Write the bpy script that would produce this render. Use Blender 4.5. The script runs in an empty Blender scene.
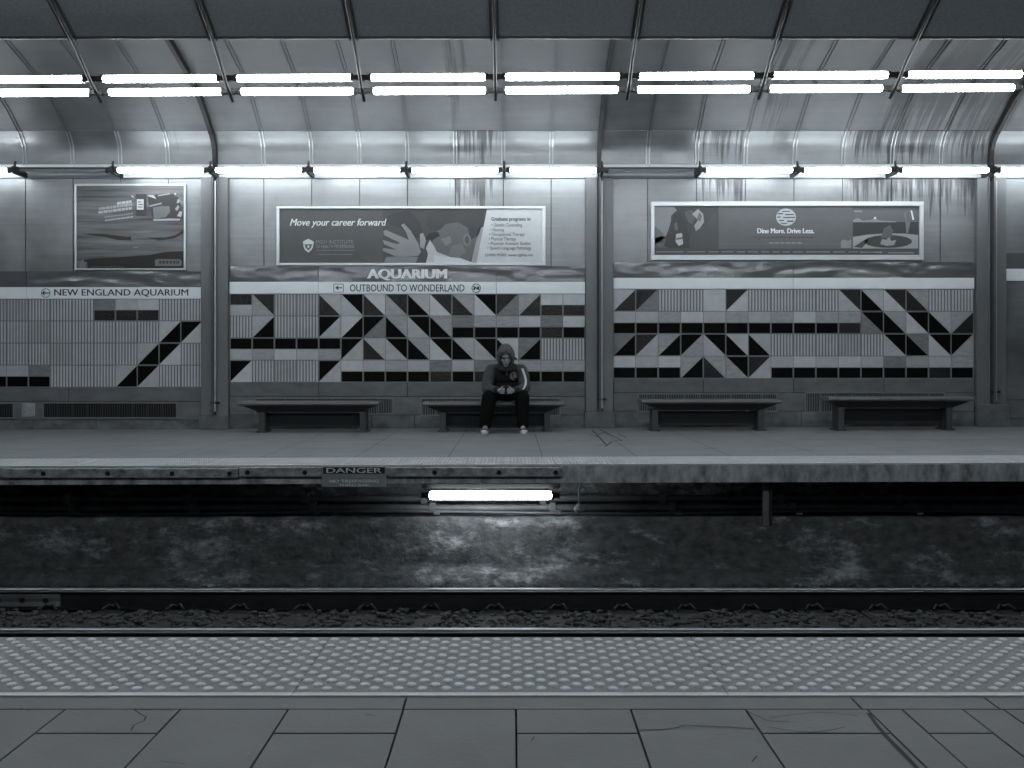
import bpy, bmesh, math, random
from mathutils import Vector, Matrix, noise
random.seed(7)
SC = bpy.context.scene
COL = SC.collection
PI = math.pi

# ------------------------------------------------------------------ camera, world, exposure
F = 1029.0                      # focal length in pixels of the 1024 wide frame
EYE = 0.94                      # camera height over the platform
HZ = 362.0                      # horizon row
cam = bpy.data.cameras.new('camera'); cam.sensor_width = 36.0; cam.sensor_fit = 'HORIZONTAL'
cam.lens = 36.0 * F / 1024.0; cam.shift_y = -(384.0 - HZ) / 1024.0
cam.clip_start = 0.05; cam.clip_end = 200
camo = bpy.data.objects.new('camera', cam); COL.objects.link(camo)
camo.location = (0, 0, EYE); camo.rotation_euler = (PI / 2, 0, 0)
SC.camera = camo
w = bpy.data.worlds.new('World'); SC.world = w; w.use_nodes = True
w.node_tree.nodes['Background'].inputs[0].default_value = (0.55, 0.68, 0.78, 1)
w.node_tree.nodes['Background'].inputs[1].default_value = 0.012
SC.view_settings.view_transform = 'Standard'; SC.view_settings.look = 'None'
SC.view_settings.exposure = 0.0; SC.view_settings.gamma = 1.0
SC.view_settings.use_curve_mapping = False
OVERHEAD = 32.0                  # strength of the tubes hung over the tracks
WALLTUBE = 20.0                  # strength of the tubes along the wall
NEARTUBE = 60.0                  # strength of the unseen tubes added over the near platform
PITTUBE = 20.0                   # strength of the tube under the platform
TUBE_COL = (0.93, 0.98, 1.0)

# ------------------------------------------------------------------ helpers
D_WALL = 14.7
def X(u, D=D_WALL): return (u - 512.0) * D / F
def Z(v, D=D_WALL): return EYE + (HZ - v) * D / F
def fz(x): return 0.0035 * x     # the far platform rises very slightly to the right

def lin(s):
    s = s / 255.0
    return s / 12.92 if s <= 0.04045 else ((s + 0.055) / 1.055) ** 2.4
def G(s): 
    l = lin(s); return (l * 0.93, l * 0.995, l * 1.055, 1)

MATS = {}
def mat(name, g, rough=0.6, metal=0.0, var=0.12, scale=(3, 3, 3), bump=0.0, bscale=60, spec=0.5, detail=5):
    if name in MATS: return MATS[name]
    m = bpy.data.materials.new(name); m.use_nodes = True
    nt = m.node_tree; b = nt.nodes['Principled BSDF']
    b.inputs['Roughness'].default_value = rough; b.inputs['Metallic'].default_value = metal
    b.inputs['Specular IOR Level'].default_value = spec
    tc = nt.nodes.new('ShaderNodeTexCoord'); mp = nt.nodes.new('ShaderNodeMapping')
    mp.inputs['Scale'].default_value = scale
    nt.links.new(tc.outputs['Object'], mp.inputs['Vector'])
    n = nt.nodes.new('ShaderNodeTexNoise'); n.inputs['Scale'].default_value = 1.0; n.inputs['Detail'].default_value = detail
    n.inputs['Roughness'].default_value = 0.62
    nt.links.new(mp.outputs[0], n.inputs['Vector'])
    r = nt.nodes.new('ShaderNodeValToRGB'); c = G(g)
    r.color_ramp.elements[0].position = 0.3; r.color_ramp.elements[1].position = 0.7
    r.color_ramp.elements[0].color = tuple(x * (1 - var) for x in c[:3]) + (1,)
    r.color_ramp.elements[1].color = tuple(min(1, x * (1 + var)) for x in c[:3]) + (1,)
    nt.links.new(n.outputs['Fac'], r.inputs['Fac'])
    nt.links.new(r.outputs['Color'], b.inputs['Base Color'])
    if bump:
        n2 = nt.nodes.new('ShaderNodeTexNoise'); n2.inputs['Scale'].default_value = bscale; n2.inputs['Detail'].default_value = 4
        nt.links.new(tc.outputs['Object'], n2.inputs['Vector'])
        bp = nt.nodes.new('ShaderNodeBump'); bp.inputs['Strength'].default_value = bump; bp.inputs['Distance'].default_value = 0.02
        nt.links.new(n2.outputs['Fac'], bp.inputs['Height']); nt.links.new(bp.outputs[0], b.inputs['Normal'])
    MATS[name] = m
    return m

def stained(name, g, rough, metal, windows, hi, lo, stretch=(0.7, 1, 20), stain=0.25, var=0.09, bump=0.05, upv=False):
    """brushed sheet metal with dark runs of water where it has leaked; windows = [(x0,x1,strength)]"""
    m = mat(name, g, rough, metal, var, stretch, bump, 9)
    nt = m.node_tree; b = nt.nodes['Principled BSDF']
    ramp = b.inputs['Base Color'].links[0].from_node
    tc = [n for n in nt.nodes if n.type == 'TEX_COORD'][0]
    # large soft mottling of the sheet
    n0 = nt.nodes.new('ShaderNodeTexNoise'); n0.inputs['Scale'].default_value = 2.2; n0.inputs['Detail'].default_value = 6
    nt.links.new(tc.outputs['Object'], n0.inputs['Vector'])
    r0 = nt.nodes.new('ShaderNodeMapRange'); r0.inputs[1].default_value = 0.3; r0.inputs[2].default_value = 0.7
    r0.inputs[3].default_value = 0.72; r0.inputs[4].default_value = 1.12
    nt.links.new(n0.outputs['Fac'], r0.inputs[0])
    rr = nt.nodes.new('ShaderNodeMapRange'); rr.inputs[1].default_value = 0.3; rr.inputs[2].default_value = 0.7
    rr.inputs[3].default_value = rough - 0.1; rr.inputs[4].default_value = rough + 0.12
    nt.links.new(n0.outputs['Fac'], rr.inputs[0]); nt.links.new(rr.outputs[0], b.inputs['Roughness'])
    sep = nt.nodes.new('ShaderNodeSeparateXYZ'); nt.links.new(tc.outputs['Object'], sep.inputs[0])
    mr = nt.nodes.new('ShaderNodeMapRange'); mr.inputs[1].default_value = -10; mr.inputs[2].default_value = 10
    nt.links.new(sep.outputs['X'], mr.inputs[0])
    cr = nt.nodes.new('ShaderNodeValToRGB'); e = cr.color_ramp.elements
    while len(e) > 1: e.remove(e[-1])
    e[0].position = 0; e[0].color = (0.05,) * 3 + (1,)
    for x0, x1, s in windows:
        for xx, ss in ((x0 - 0.12, 0.05), (x0 + 0.12, s), (x1 - 0.12, s), (x1 + 0.12, 0.05)):
            k = e.new((xx + 10) / 20); k.color = (ss,) * 3 + (1,)
    nt.links.new(mr.outputs[0], cr.inputs[0])
    mp = nt.nodes.new('ShaderNodeMapping'); mp.inputs['Scale'].default_value = (16, 0.5, 0.55)
    nt.links.new(tc.outputs['Object'], mp.inputs[0])
    n1 = nt.nodes.new('ShaderNodeTexNoise'); n1.inputs['Scale'].default_value = 1.0; n1.inputs['Detail'].default_value = 7; n1.inputs['Roughness'].default_value = 0.7
    nt.links.new(mp.outputs[0], n1.inputs['Vector'])
    zr = nt.nodes.new('ShaderNodeMapRange'); zr.inputs[1].default_value = lo; zr.inputs[2].default_value = hi
    zr.inputs[3].default_value = 0.0; zr.inputs[4].default_value = 0.36
    nt.links.new(sep.outputs['Z'], zr.inputs[0])
    a1 = nt.nodes.new('ShaderNodeMath'); a1.operation = 'MULTIPLY'
    nt.links.new(cr.outputs[0], a1.inputs[0]); nt.links.new(zr.outputs[0], a1.inputs[1])
    a2 = nt.nodes.new('ShaderNodeMath'); a2.operation = 'ADD'
    nt.links.new(n1.outputs['Fac'], a2.inputs[0]); nt.links.new(a1.outputs[0], a2.inputs[1])
    a3 = nt.nodes.new('ShaderNodeMapRange'); a3.inputs[1].default_value = 0.71; a3.inputs[2].default_value = 0.82
    a3.inputs[3].default_value = 1.0; a3.inputs[4].default_value = stain
    nt.links.new(a2.outputs[0], a3.inputs[0])
    mu = nt.nodes.new('ShaderNodeMath'); mu.operation = 'MULTIPLY'
    nt.links.new(a3.outputs[0], mu.inputs[0]); nt.links.new(r0.outputs[0], mu.inputs[1])
    vm = nt.nodes.new('ShaderNodeVectorMath'); vm.operation = 'SCALE'
    nt.links.new(ramp.outputs['Color'], vm.inputs[0]); nt.links.new(mu.outputs[0], vm.inputs['Scale'])
    nt.links.new(vm.outputs[0], b.inputs['Base Color'])
    return m

def emis(name, strength):
    m = bpy.data.materials.new(name); m.use_nodes = True
    b = m.node_tree.nodes['Principled BSDF']
    b.inputs['Base Color'].default_value = (0.8, 0.8, 0.8, 1)
    b.inputs['Emission Color'].default_value = TUBE_COL + (1,)
    b.inputs['Emission Strength'].default_value = strength
    return m

class MB:
    def __init__(s): s.v = []; s.f = []; s.m = []; s.s = []
    def add(s, vs, fs, mi=0, smooth=False):
        o = len(s.v); s.v += [tuple(p) for p in vs]
        for f in fs: s.f.append([i + o for i in f]); s.m.append(mi); s.s.append(smooth)
    def box(s, x0, x1, y0, y1, z0, z1, mi=0):
        s.add([(x0, y0, z0), (x1, y0, z0), (x1, y1, z0), (x0, y1, z0), (x0, y0, z1), (x1, y0, z1), (x1, y1, z1), (x0, y1, z1)],
              [(0, 3, 2, 1), (4, 5, 6, 7), (0, 1, 5, 4), (1, 2, 6, 5), (2, 3, 7, 6), (3, 0, 4, 7)], mi)
    def prism(s, poly, y0, y1, mi=0):            # polygon in x,z, extruded along y (y0 is the side seen)
        a = sum(poly[i][0] * poly[(i + 1) % len(poly)][1] - poly[(i + 1) % len(poly)][0] * poly[i][1] for i in range(len(poly)))
        if a < 0: poly = poly[::-1]
        n = len(poly)
        vs = [(p[0], y0, p[1]) for p in poly] + [(p[0], y1, p[1]) for p in poly]
        s.add(vs, [tuple(range(n)), tuple(range(2 * n - 1, n - 1, -1))] + [(i, i + n, (i + 1) % n + n, (i + 1) % n) for i in range(n)], mi)
    def extr(s, prof, x0, x1, mi=0, smooth=False, closed=True, caps=True):   # profile in y,z swept along x
        n = len(prof)
        vs = [(x0, p[0], p[1]) for p in prof] + [(x1, p[0], p[1]) for p in prof]
        fs = [(i, (i + 1) % n, (i + 1) % n + n, i + n) for i in range(n if closed else n - 1)]
        s.add(vs, fs, mi, smooth)
        if caps and closed: s.add(vs, [tuple(range(n - 1, -1, -1)), tuple(range(n, 2 * n))], mi)
    def tube(s, path, r, n=10, mi=0, caps=True, radii=None):
        rings = []; P = [Vector(p) for p in path]
        for i, p in enumerate(P):
            d = (P[min(i + 1, len(P) - 1)] - P[max(i - 1, 0)]).normalized()
            up = Vector((0, 0, 1)) if abs(d.z) < 0.9 else Vector((0, 1, 0))
            a = d.cross(up).normalized(); b = d.cross(a).normalized()
            rr = radii[i] if radii else r
            rings.append([p + (a * math.cos(2 * PI * k / n) + b * math.sin(2 * PI * k / n)) * rr for k in range(n)])
        vs = [q for rg in rings for q in rg]; fs = []
        for i in range(len(P) - 1):
            for k in range(n):
                fs.append((i * n + k, (i + 1) * n + k, (i + 1) * n + (k + 1) % n, i * n + (k + 1) % n))
        s.add(vs, fs, mi, True)
        if caps: s.add(vs, [tuple(range(n))[::-1][::-1], tuple(range((len(P) - 1) * n, len(P) * n))[::-1]], mi)
    def capsule(s, x0, x1, y, z, r, n=14, mi=0, dz=0.0):
        P = []; R = []
        for k in range(6):
            a = PI / 2 * k / 5; P.append((x0 + r * 1.6 * (1 - math.sin(a)), y, z)); R.append(max(0.004, r * math.cos(a)))
        P = P[::-1]; R = R[::-1]
        P2 = [(x0 + x1 - p[0], p[1], p[2]) for p in P][::-1]; R2 = R[::-1]
        P = [(p[0], p[1], p[2]) for p in P] + P2; R = R + R2
        s.tube(P, r, n, mi, True, R)
    def ell(s, c, r, mi=0, nu=16, nv=10, fn=None):
        vs = []; fs = []
        for j in range(nv + 1):
            t = PI * j / nv
            for i in range(nu):
                p = 2 * PI * i / nu
                d = Vector((math.sin(t) * math.cos(p), math.sin(t) * math.sin(p), math.cos(t)))
                q = Vector((d.x * r[0], d.y * r[1], d.z * r[2]))
                if fn: q = fn(q, d)
                vs.append(q + Vector(c))
        for j in range(nv):
            for i in range(nu):
                fs.append((j * nu + i, (j + 1) * nu + i, (j + 1) * nu + (i + 1) % nu, j * nu + (i + 1) % nu))
        s.add(vs, fs, mi, True)
    def build(s, name, mats, parent=None, bevel=0.0):
        if not isinstance(mats, (list, tuple)): mats = [mats]
        me = bpy.data.meshes.new(name)
        o = Vector((0, 0, 0))
        p = parent
        while p is not None: o += p.location; p = p.parent
        me.from_pydata([(v[0] - o.x, v[1] - o.y, v[2] - o.z) for v in s.v], [], s.f)
        for m in mats: me.materials.append(m)
        me.polygons.foreach_set('material_index', s.m); me.polygons.foreach_set('use_smooth', s.s)
        me.update()
        ob = bpy.data.objects.new(name, me); COL.objects.link(ob)
        if parent is not None: ob.parent = parent
        if bevel:
            b = ob.modifiers.new('bevel', 'BEVEL'); b.width = bevel; b.segments = 2; b.limit_method = 'ANGLE'
        return ob

def tag(o, label, cat, group=None, kind=None):
    o['label'] = label; o['category'] = cat
    if group: o['group'] = group
    if kind: o['kind'] = kind
    return o
def struct(o): o['kind'] = 'structure'; return o
def thing(name, loc, label, cat, group=None):
    o = bpy.data.objects.new(name, None); COL.objects.link(o); o.location = loc; o.empty_display_size = 0.1
    return tag(o, label, cat, group)
def dup(root, loc, label, group=None):
    r = root.copy(); COL.objects.link(r); r.location = loc; r['label'] = label
    if group: r['group'] = group
    for ch in list(root.children):
        c = ch.copy(); COL.objects.link(c); c.parent = r
        for g in list(ch.children):
            d = g.copy(); COL.objects.link(d); d.parent = c
    return r
ORD = ['first', 'second', 'third', 'fourth', 'fifth', 'sixth', 'seventh', 'eighth', 'ninth', 'tenth', 'eleventh', 'twelfth',
       'thirteenth', 'fourteenth', 'fifteenth', 'sixteenth', 'seventeenth', 'eighteenth', 'nineteenth', 'twentieth', 'twenty-first', 'twenty-second', 'twenty-third', 'twenty-fourth']

def text(name, s, x0, x1, z0, z1, y, m, parent, shear=0.0, weight=0.0, depth=0.003, spacing=1.0):
    """lettering fitted in the box x0..x1, z0..z1, facing the tracks, its face at y"""
    c = bpy.data.curves.new(name, 'FONT'); c.body = s; c.size = 1; c.shear = shear; c.extrude = 0.01; c.space_character = spacing
    c.resolution_u = 3
    t = bpy.data.objects.new(name + '_tmp', c); COL.objects.link(t)
    dg = bpy.context.evaluated_depsgraph_get()
    me = bpy.data.meshes.new_from_object(t.evaluated_get(dg))
    bpy.data.objects.remove(t); bpy.data.curves.remove(c)
    xs = [v.co.x for v in me.vertices]; ys = [v.co.y for v in me.vertices]
    ax, bx, ay, by = min(xs), max(xs), min(ys), max(ys)
    o = Vector((0, 0, 0)); p = parent
    while p is not None: o += p.location; p = p.parent
    for v in me.vertices:
        q = v.co.copy()
        v.co = Vector((x0 + (q.x - ax) / (bx - ax) * (x1 - x0), y + (0 if q.z > 0 else depth), z0 + (q.y - ay) / (by - ay) * (z1 - z0))) - o
    if weight:                                    # bolder stroke: the outline repeated a little to both sides
        d = weight * (z1 - z0) * 1.4; n = len(me.vertices); V = [v.co.copy() for v in me.vertices]; Fc = [list(p.vertices) for p in me.polygons]
        me = bpy.data.meshes.new(name)
        me.from_pydata([(v.x + s * d, v.y - abs(s) * 0.0002 * (s + 2), v.z + s * s * d * 0.0) for s in (-1, 0, 1) for v in V], [], [[i + k * n for i in f] for k in range(3) for f in Fc])
    me.materials.clear(); me.materials.append(m); me.name = name
    ob = bpy.data.objects.new(name, me); COL.objects.link(ob); ob.parent = parent
    return ob

# ------------------------------------------------------------------ materials
XP = [-9.67, X(216), X(599), X(989), 12.4]      # pillar lines along the wall
leak = [(X(452), X(497), 1.0), (X(698), X(748), 0.95), (X(757), X(790), 0.45), (X(843), X(992), 1.0)]
M_steel = stained('brushed_steel_sheet', 138, 0.42, 0.55, leak, 3.6, 2.7, stain=0.3)
M_cove = stained('curved_steel_sheet', 134, 0.4, 0.6, [(X(165), X(185), 0.5)] + leak, 4.3, 3.2, stain=0.3)
M_vault = stained('vault_sheet', 112, 0.5, 0.3, [(X(452), X(470), 0.8), (X(740), X(785), 0.7), (X(870), X(1000), 1.0)], 4.6, 3.6, stain=0.45)
M_batten = mat('steel_batten', 175, 0.35, 0.6)
M_gap = mat('dark_gap', 22, 0.9)
M_dark_ceiling = mat('perforated_dark_sheet', 160, 0.8, 0.1, 0.15, (40, 40, 40), 0.25, 220)
M_rib = mat('painted_dark_steel', 60, 0.55, 0.2)
M_ribl = mat('grey_steel_arm', 40, 0.5, 0.4)
M_ledge = mat('white_enamel_ledge', 245, 0.5, 0, 0.06)
M_socket = mat('black_lamp_socket', 26, 0.5)
M_pillar = mat('pillar_grey_paint', 116, 0.5, 0.15, 0.1, (6, 6, 1.5))
M_pillar2 = mat('pillar_web_steel', 92, 0.5, 0.25, 0.1, (6, 6, 1.5))
M_pipe = mat('conduit_steel', 185, 0.4, 0.5)
M_stone = mat('granite_plinth', 105, 0.75, 0, 0.22, (3, 3, 7), 0.1, 90)
M_stoneb = mat('granite_base_course', 100, 0.8, 0, 0.4, (4, 4, 6), 0.2, 60)
M_pbase = mat('pillar_base_concrete', 100, 0.85, 0, 0.25, (7, 7, 7), 0.2, 70)
M_grille = mat('grille_frame', 122, 0.5, 0.3)
M_louver = mat('grille_louvre', 52, 0.6, 0.2)
M_band = mat('polished_dark_band', 116, 0.24, 0.4, 0.1, (2, 2, 2), 0.0)
M_white = mat('white_band_enamel', 240, 0.35, 0, 0.04)
M_black = mat('black_letter', 18, 0.5, 0, 0.02)
M_letter = mat('pale_letter', 215, 0.4, 0.2, 0.04)
M_plat = mat('far_platform_paving', 112, 0.62, 0, 0.18, (1.2, 2.5, 2), 0.08, 70)
M_edge = mat('platform_edge_concrete', 152, 0.85, 0, 0.6, (11, 5, 5), 0.25, 60)
M_board = mat('weathered_edge_board', 138, 0.8, 0, 0.6, (12, 8, 20), 0.25, 80)
M_tact = mat('tactile_grey', 88, 0.55, 0, 0.16, (4, 4, 4), 0.05, 90)
M_tactl = mat('tactile_dome', 172, 0.5, 0, 0.12, (25, 25, 25))
M_tactf = mat('tactile_far', 172, 0.6, 0, 0.12, (3, 3, 3))
M_slab = mat('near_paving_slab', 83, 0.6, 0, 0.13, (3.5, 3.5, 3.5), 0.06, 60)
M_joint = mat('dark_joint', 34, 0.9)
M_bal = mat('ballast_stone', 60, 0.9, 0, 0.5, (18, 18, 18), 0.2, 80)
M_bed = mat('track_bed_dirt', 44, 0.95, 0, 0.4, (14, 14, 14), 0.4, 50)
M_rail = mat('rusty_rail', 40, 0.6, 0.4, 0.3, (6, 6, 6))
M_railtop = mat('polished_railhead', 150, 0.34, 0.9, 0.08)
M_tie = mat('weathered_tie', 36, 0.85, 0, 0.35, (3, 20, 20), 0.2, 60)
M_conduit = mat('dirty_conduit', 104, 0.6, 0.2, 0.3)
M_sign = mat('danger_sign_face', 132, 0.6, 0, 0.15)
M_bench = mat('bench_painted_wood', 96, 0.45, 0, 0.25, (1.5, 14, 14), 0.08, 60)
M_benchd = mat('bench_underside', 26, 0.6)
M_bleg = mat('bench_leg_steel', 62, 0.6, 0.2, 0.2)
M_tube_o = emis('lit_overhead_tube', OVERHEAD)
M_tube_w = emis('lit_wall_tube', WALLTUBE)
M_tube_n = emis('added_near_tube', NEARTUBE)
M_tube_p = emis('lit_pit_tube', PITTUBE)
M_tube_off = mat('unlit_tube_glass', 120, 0.25, 0, 0.03)
M_frame = mat('poster_frame_aluminium', 200, 0.35, 0.4, 0.06)

def band_wave(m):
    nt = m.node_tree; b = nt.nodes['Principled BSDF']
    tc = [n for n in nt.nodes if n.type == 'TEX_COORD'][0]
    mp = nt.nodes.new('ShaderNodeMapping'); mp.inputs['Scale'].default_value = (1.4, 1, 3.2)
    nt.links.new(tc.outputs['Object'], mp.inputs[0])
    n = nt.nodes.new('ShaderNodeTexNoise'); n.inputs['Scale'].default_value = 1.6; n.inputs['Detail'].default_value = 1
    nt.links.new(mp.outputs[0], n.inputs['Vector'])
    bp = nt.nodes.new('ShaderNodeBump'); bp.inputs['Strength'].default_value = 0.5; bp.inputs['Distance'].default_value = 0.08
    nt.links.new(n.outputs['Fac'], bp.inputs['Height']); nt.links.new(bp.outputs[0], b.inputs['Normal'])
band_wave(M_band)

XL, XR = -11.6, 11.6                                # built length of the station
def bay_mid(i): return 0.5 * (XP[i] + XP[i + 1])

# ------------------------------------------------------------------ setting: back wall of steel sheets
def seams():
    out = []
    for i in range(4):
        for k in range(1, 8): out.append(XP[i] + (XP[i + 1] - XP[i]) * k / 8)
    return [x for x in out if XL < x < XR]
SE = seams()
mb = MB()
mb.box(XL, XR, D_WALL + 0.02, D_WALL + 0.4, -1.3, 3.75, 1)
xs = [XL] + sorted(SE + [p for p in XP if XL < p < XR]) + [XR]
for a, b in zip(xs[:-1], xs[1:]):
    mb.box(a + 0.006, b - 0.006, D_WALL, D_WALL + 0.03, 0.3, 3.56, 0)
struct(mb.build('wall_back', [M_steel, M_gap]))
# white sloped ledge that the wall tubes light
mb = MB()
mb.extr([(D_WALL - 0.05, 3.565), (D_WALL - 0.055, 3.585), (D_WALL - 0.02, 3.70), (D_WALL - 0.01, 3.76), (D_WALL + 0.02, 3.76), (D_WALL + 0.02, 3.565)], XL, XR, 0)
struct(mb.build('trim_1', M_ledge))

# ------------------------------------------------------------------ setting: ceiling (curved cove, vault, dark perforated vault)
cove = [(14.69, 3.76), (14.685, 3.9), (14.66, 4.02), (14.60, 4.12), (14.52, 4.20)]
vault = [(14.50, 4.205), (14.25, 4.38), (13.98, 4.55), (13.4, 4.76), (12.75, 4.93), (11.6, 5.12), (10.2, 5.22), (8.6, 5.25)]
dark = [(9.97, 4.08), (9.53, 4.29), (9.0, 4.48), (8.2, 4.70), (7.3, 4.85), (6.4, 4.90)]
MID = 6.4
dark = dark + [(2 * MID - y, z) for y, z in dark[-2::-1]]
mb = MB()
def sheet(mb, prof, x0, x1, mi, th):
    n = len(prof)
    off = [(y + 0.0, z + th) for y, z in prof]
    mb.extr(prof, x0, x1, mi, True, False); mb.extr(off[::-1], x0, x1, mi, True, False)
    mb.extr([off[0], prof[0]], x0, x1, mi, False, False); mb.extr([prof[-1], off[-1]], x0, x1, mi, False, False)
def strip_along(mb, prof, x, wd, hh, mi):         # batten following a profile on its lower side
    low = [(y - hh * 0.7, z - hh * 0.7) for y, z in prof]
    mb.extr(prof + low[::-1], x - wd / 2, x + wd / 2, mi)
sheet(mb, cove, XL, XR, 0, 0.03); sheet(mb, vault, XL, XR, 1, 0.04)
for x in SE:
    strip_along(mb, cove, x - 0.022, 0.014, 0.02, 2); strip_along(mb, cove, x + 0.022, 0.014, 0.02, 2)
    strip_along(mb, vault, x - 0.022, 0.014, 0.02, 1); strip_along(mb, vault, x + 0.022, 0.014, 0.02, 1)
sheet(mb, dark, XL, XR, 3, 0.05)
mb.box(XL, XR, 9.95, 9.965, 4.065, 4.125, 4)        # edge trim of the dark vault
# vault over the near side, the mirror of the far one
mcove = [(2 * MID - y, z) for y, z in cove]; mvault = [(2 * MID - y, z) for y, z in vault]
sheet(mb, mcove, XL, XR, 1, 0.03); sheet(mb, mvault, XL, XR, 1, 0.04)
struct(mb.build('ceiling', [M_cove, M_vault, M_batten, M_dark_ceiling, M_rib]))
mb = MB(); mb.box(XL, XR, 2 * MID - D_WALL - 0.3, 2 * MID - D_WALL, -1.3, 3.8); struct(mb.build('wall_front', M_stone))

# ------------------------------------------------------------------ setting: stone plinth (baseboard) with its courses
BAYS = [  # x0,x1 pixels; top of stone; band dark v0,v1; white v1,v2
    dict(u0=-150, u1=203.3, b0=271.5, b1=287.3, w1=298.8, t1=387.2),
    dict(u0=230, u1=585.2, b0=266.2, b1=282.0, w1=293.8, t1=382.2),
    dict(u0=613, u1=973.4, b0=262.2, b1=278.0, w1=289.0, t1=378.4),
    dict(u0=1003, u1=1200, b0=253.2, b1=269.0, w1=281.0, t1=385.5)]
mb = MB()
for i, b in enumerate(BAYS):
    x0, x1 = X(b['u0']), X(b['u1']); top = Z(b['t1']); m1 = Z(b['t1'] + 14.5 + i * 0); m2 = Z(b['t1'] + 33)
    x0 = max(x0, XL); x1 = min(x1, XR)
    mb.box(x0, x1, D_WALL - 0.02, D_WALL + 0.03, -0.2, top - 0.004, 2)
    js = [x0] + [x0 + (x1 - x0) * t for t in ((0.25, 0.5, 0.75) if i != 0 else (0.35, 0.62))] + [x1]
    for a, c in zip(js[:-1], js[1:]): mb.box(a + 0.003, c - 0.003, D_WALL - 0.03, D_WALL + 0.02, m1 + 0.006, top, 0)
    js = [x0] + [x0 + (x1 - x0) * t for t in (0.12, 0.3, 0.55, 0.62, 0.9)] + [x1]
    for a, c in zip(js[:-1], js[1:]): mb.box(a + 0.003, c - 0.003, D_WALL - 0.03, D_WALL + 0.02, m2 + 0.006, m1, 0)
    js = [x0] + [x0 + (x1 - x0) * t for t in (0.2, 0.4, 0.52, 0.7, 0.86)] + [x1]
    for a, c in zip(js[:-1], js[1:]): mb.box(a + 0.004, c - 0.004, D_WALL - 0.045, D_WALL + 0.02, -0.2, m2, 1)
struct(mb.build('baseboard_back', [M_stone, M_stoneb, M_gap], bevel=0.006))

# ------------------------------------------------------------------ setting: far platform
PE = 9.30                                        # front edge of the far platform
mb = MB()
n = 40
for k in range(n):                               # slab top in slices that follow its slight rise
    a = XL + (XR - XL) * k / n; b = XL + (XR - XL) * (k + 1) / n
    for y0, y1, zb in ((PE + 0.03, 10.55, -0.15), (10.55, D_WALL + 0.1, -1.3)):
        va = [(a, y0, zb + fz(a)), (b, y0, zb + fz(b)), (b, y1, zb + fz(b)), (a, y1, zb + fz(a)),
              (a, y0, fz(a)), (b, y0, fz(b)), (b, y1, fz(b)), (a, y1, fz(a))]
        mb.add(va, [(0, 3, 2, 1), (4, 5, 6, 7), (0, 1, 5, 4)] + ([(2, 3, 7, 6)]), 0)
    # concrete nosing in front
    va = [(a, PE, -0.155 + fz(a)), (b, PE, -0.155 + fz(b)), (b, PE + 0.03, -0.155 + fz(b)), (a, PE + 0.03, -0.155 + fz(a)),
          (a, PE, fz(a)), (b, PE, fz(b)), (b, PE + 0.03, fz(b)), (a, PE + 0.03, fz(a))]
    mb.add(va, [(0, 3, 2, 1), (4, 5, 6, 7), (0, 1, 5, 4)], 1)
def fline(x0, y0, x1, y1, wd=0.012):             # joint or crack on the far platform
    d = Vector((x1 - x0, y1 - y0)).normalized(); p = Vector((-d.y, d.x)) * wd / 2; h = 0.0012
    mb.add([(x0 - p.x, y0 - p.y, fz(x0) + h), (x1 - p.x, y1 - p.y, fz(x1) + h), (x1 + p.x, y1 + p.y, fz(x1) + h), (x0 + p.x, y0 + p.y, fz(x0) + h)], [(0, 1, 2, 3)], 2)
def flpt(u, v): D = EYE * F / (v - HZ); return (X(u, D), D)
xj = -9.0
while xj < 9.5:
    fline(xj, 10.05, xj, 14.6, 0.006); xj += 0.93
fline(XL, 12.3, XR, 12.3, 0.008)
for a in [((592, 430), (606, 445)), ((600, 430), (622, 441)), ((606, 432), (596, 436)), ((622, 441), (612, 442)), ((612, 442), (605, 447)),
          ((565, 440), (572, 441)), ((598, 446), (609, 445)), ((618, 434), (626, 438)), ((590, 435), (600, 438))]:
    fline(*flpt(*a[0]), *flpt(*a[1]), 0.02)
struct(mb.build('floor', [M_plat, M_edge, M_joint]))

# rough concrete wall under the platform, with a set-back ledge above and a footing
def grid_wall(name, prof, m, amp, x0=XL, x1=XR, nx=420, sub=10):
    mb = MB(); P = []
    for (a, b) in zip(prof[:-1], prof[1:]):
        for k in range(sub): P.append((a[0] + (b[0] - a[0]) * k / sub, a[1] + (b[1] - a[1]) * k / sub))
    P.append(prof[-1]); nz = len(P)
    vs = []
    for i in range(nx + 1):
        x = x0 + (x1 - x0) * i / nx
        for (y, z) in P:
            d = noise.fractal(Vector((x * 2.3, z * 4, y * 3)), 0.9, 2.1, 5) * amp
            vs.append((x, y + d, z + d * 0.25))
    fs = [(i * nz + j, (i + 1) * nz + j, (i + 1) * nz + j + 1, i * nz + j + 1) for i in range(nx) for j in range(nz - 1)]
    mb.add(vs, fs, 0, True)
    return struct(mb.build(name, m))
M_rough = mat('rough_concrete', 108, 0.9, 0, 0.5, (9, 9, 14), 0.9, 22)
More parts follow.
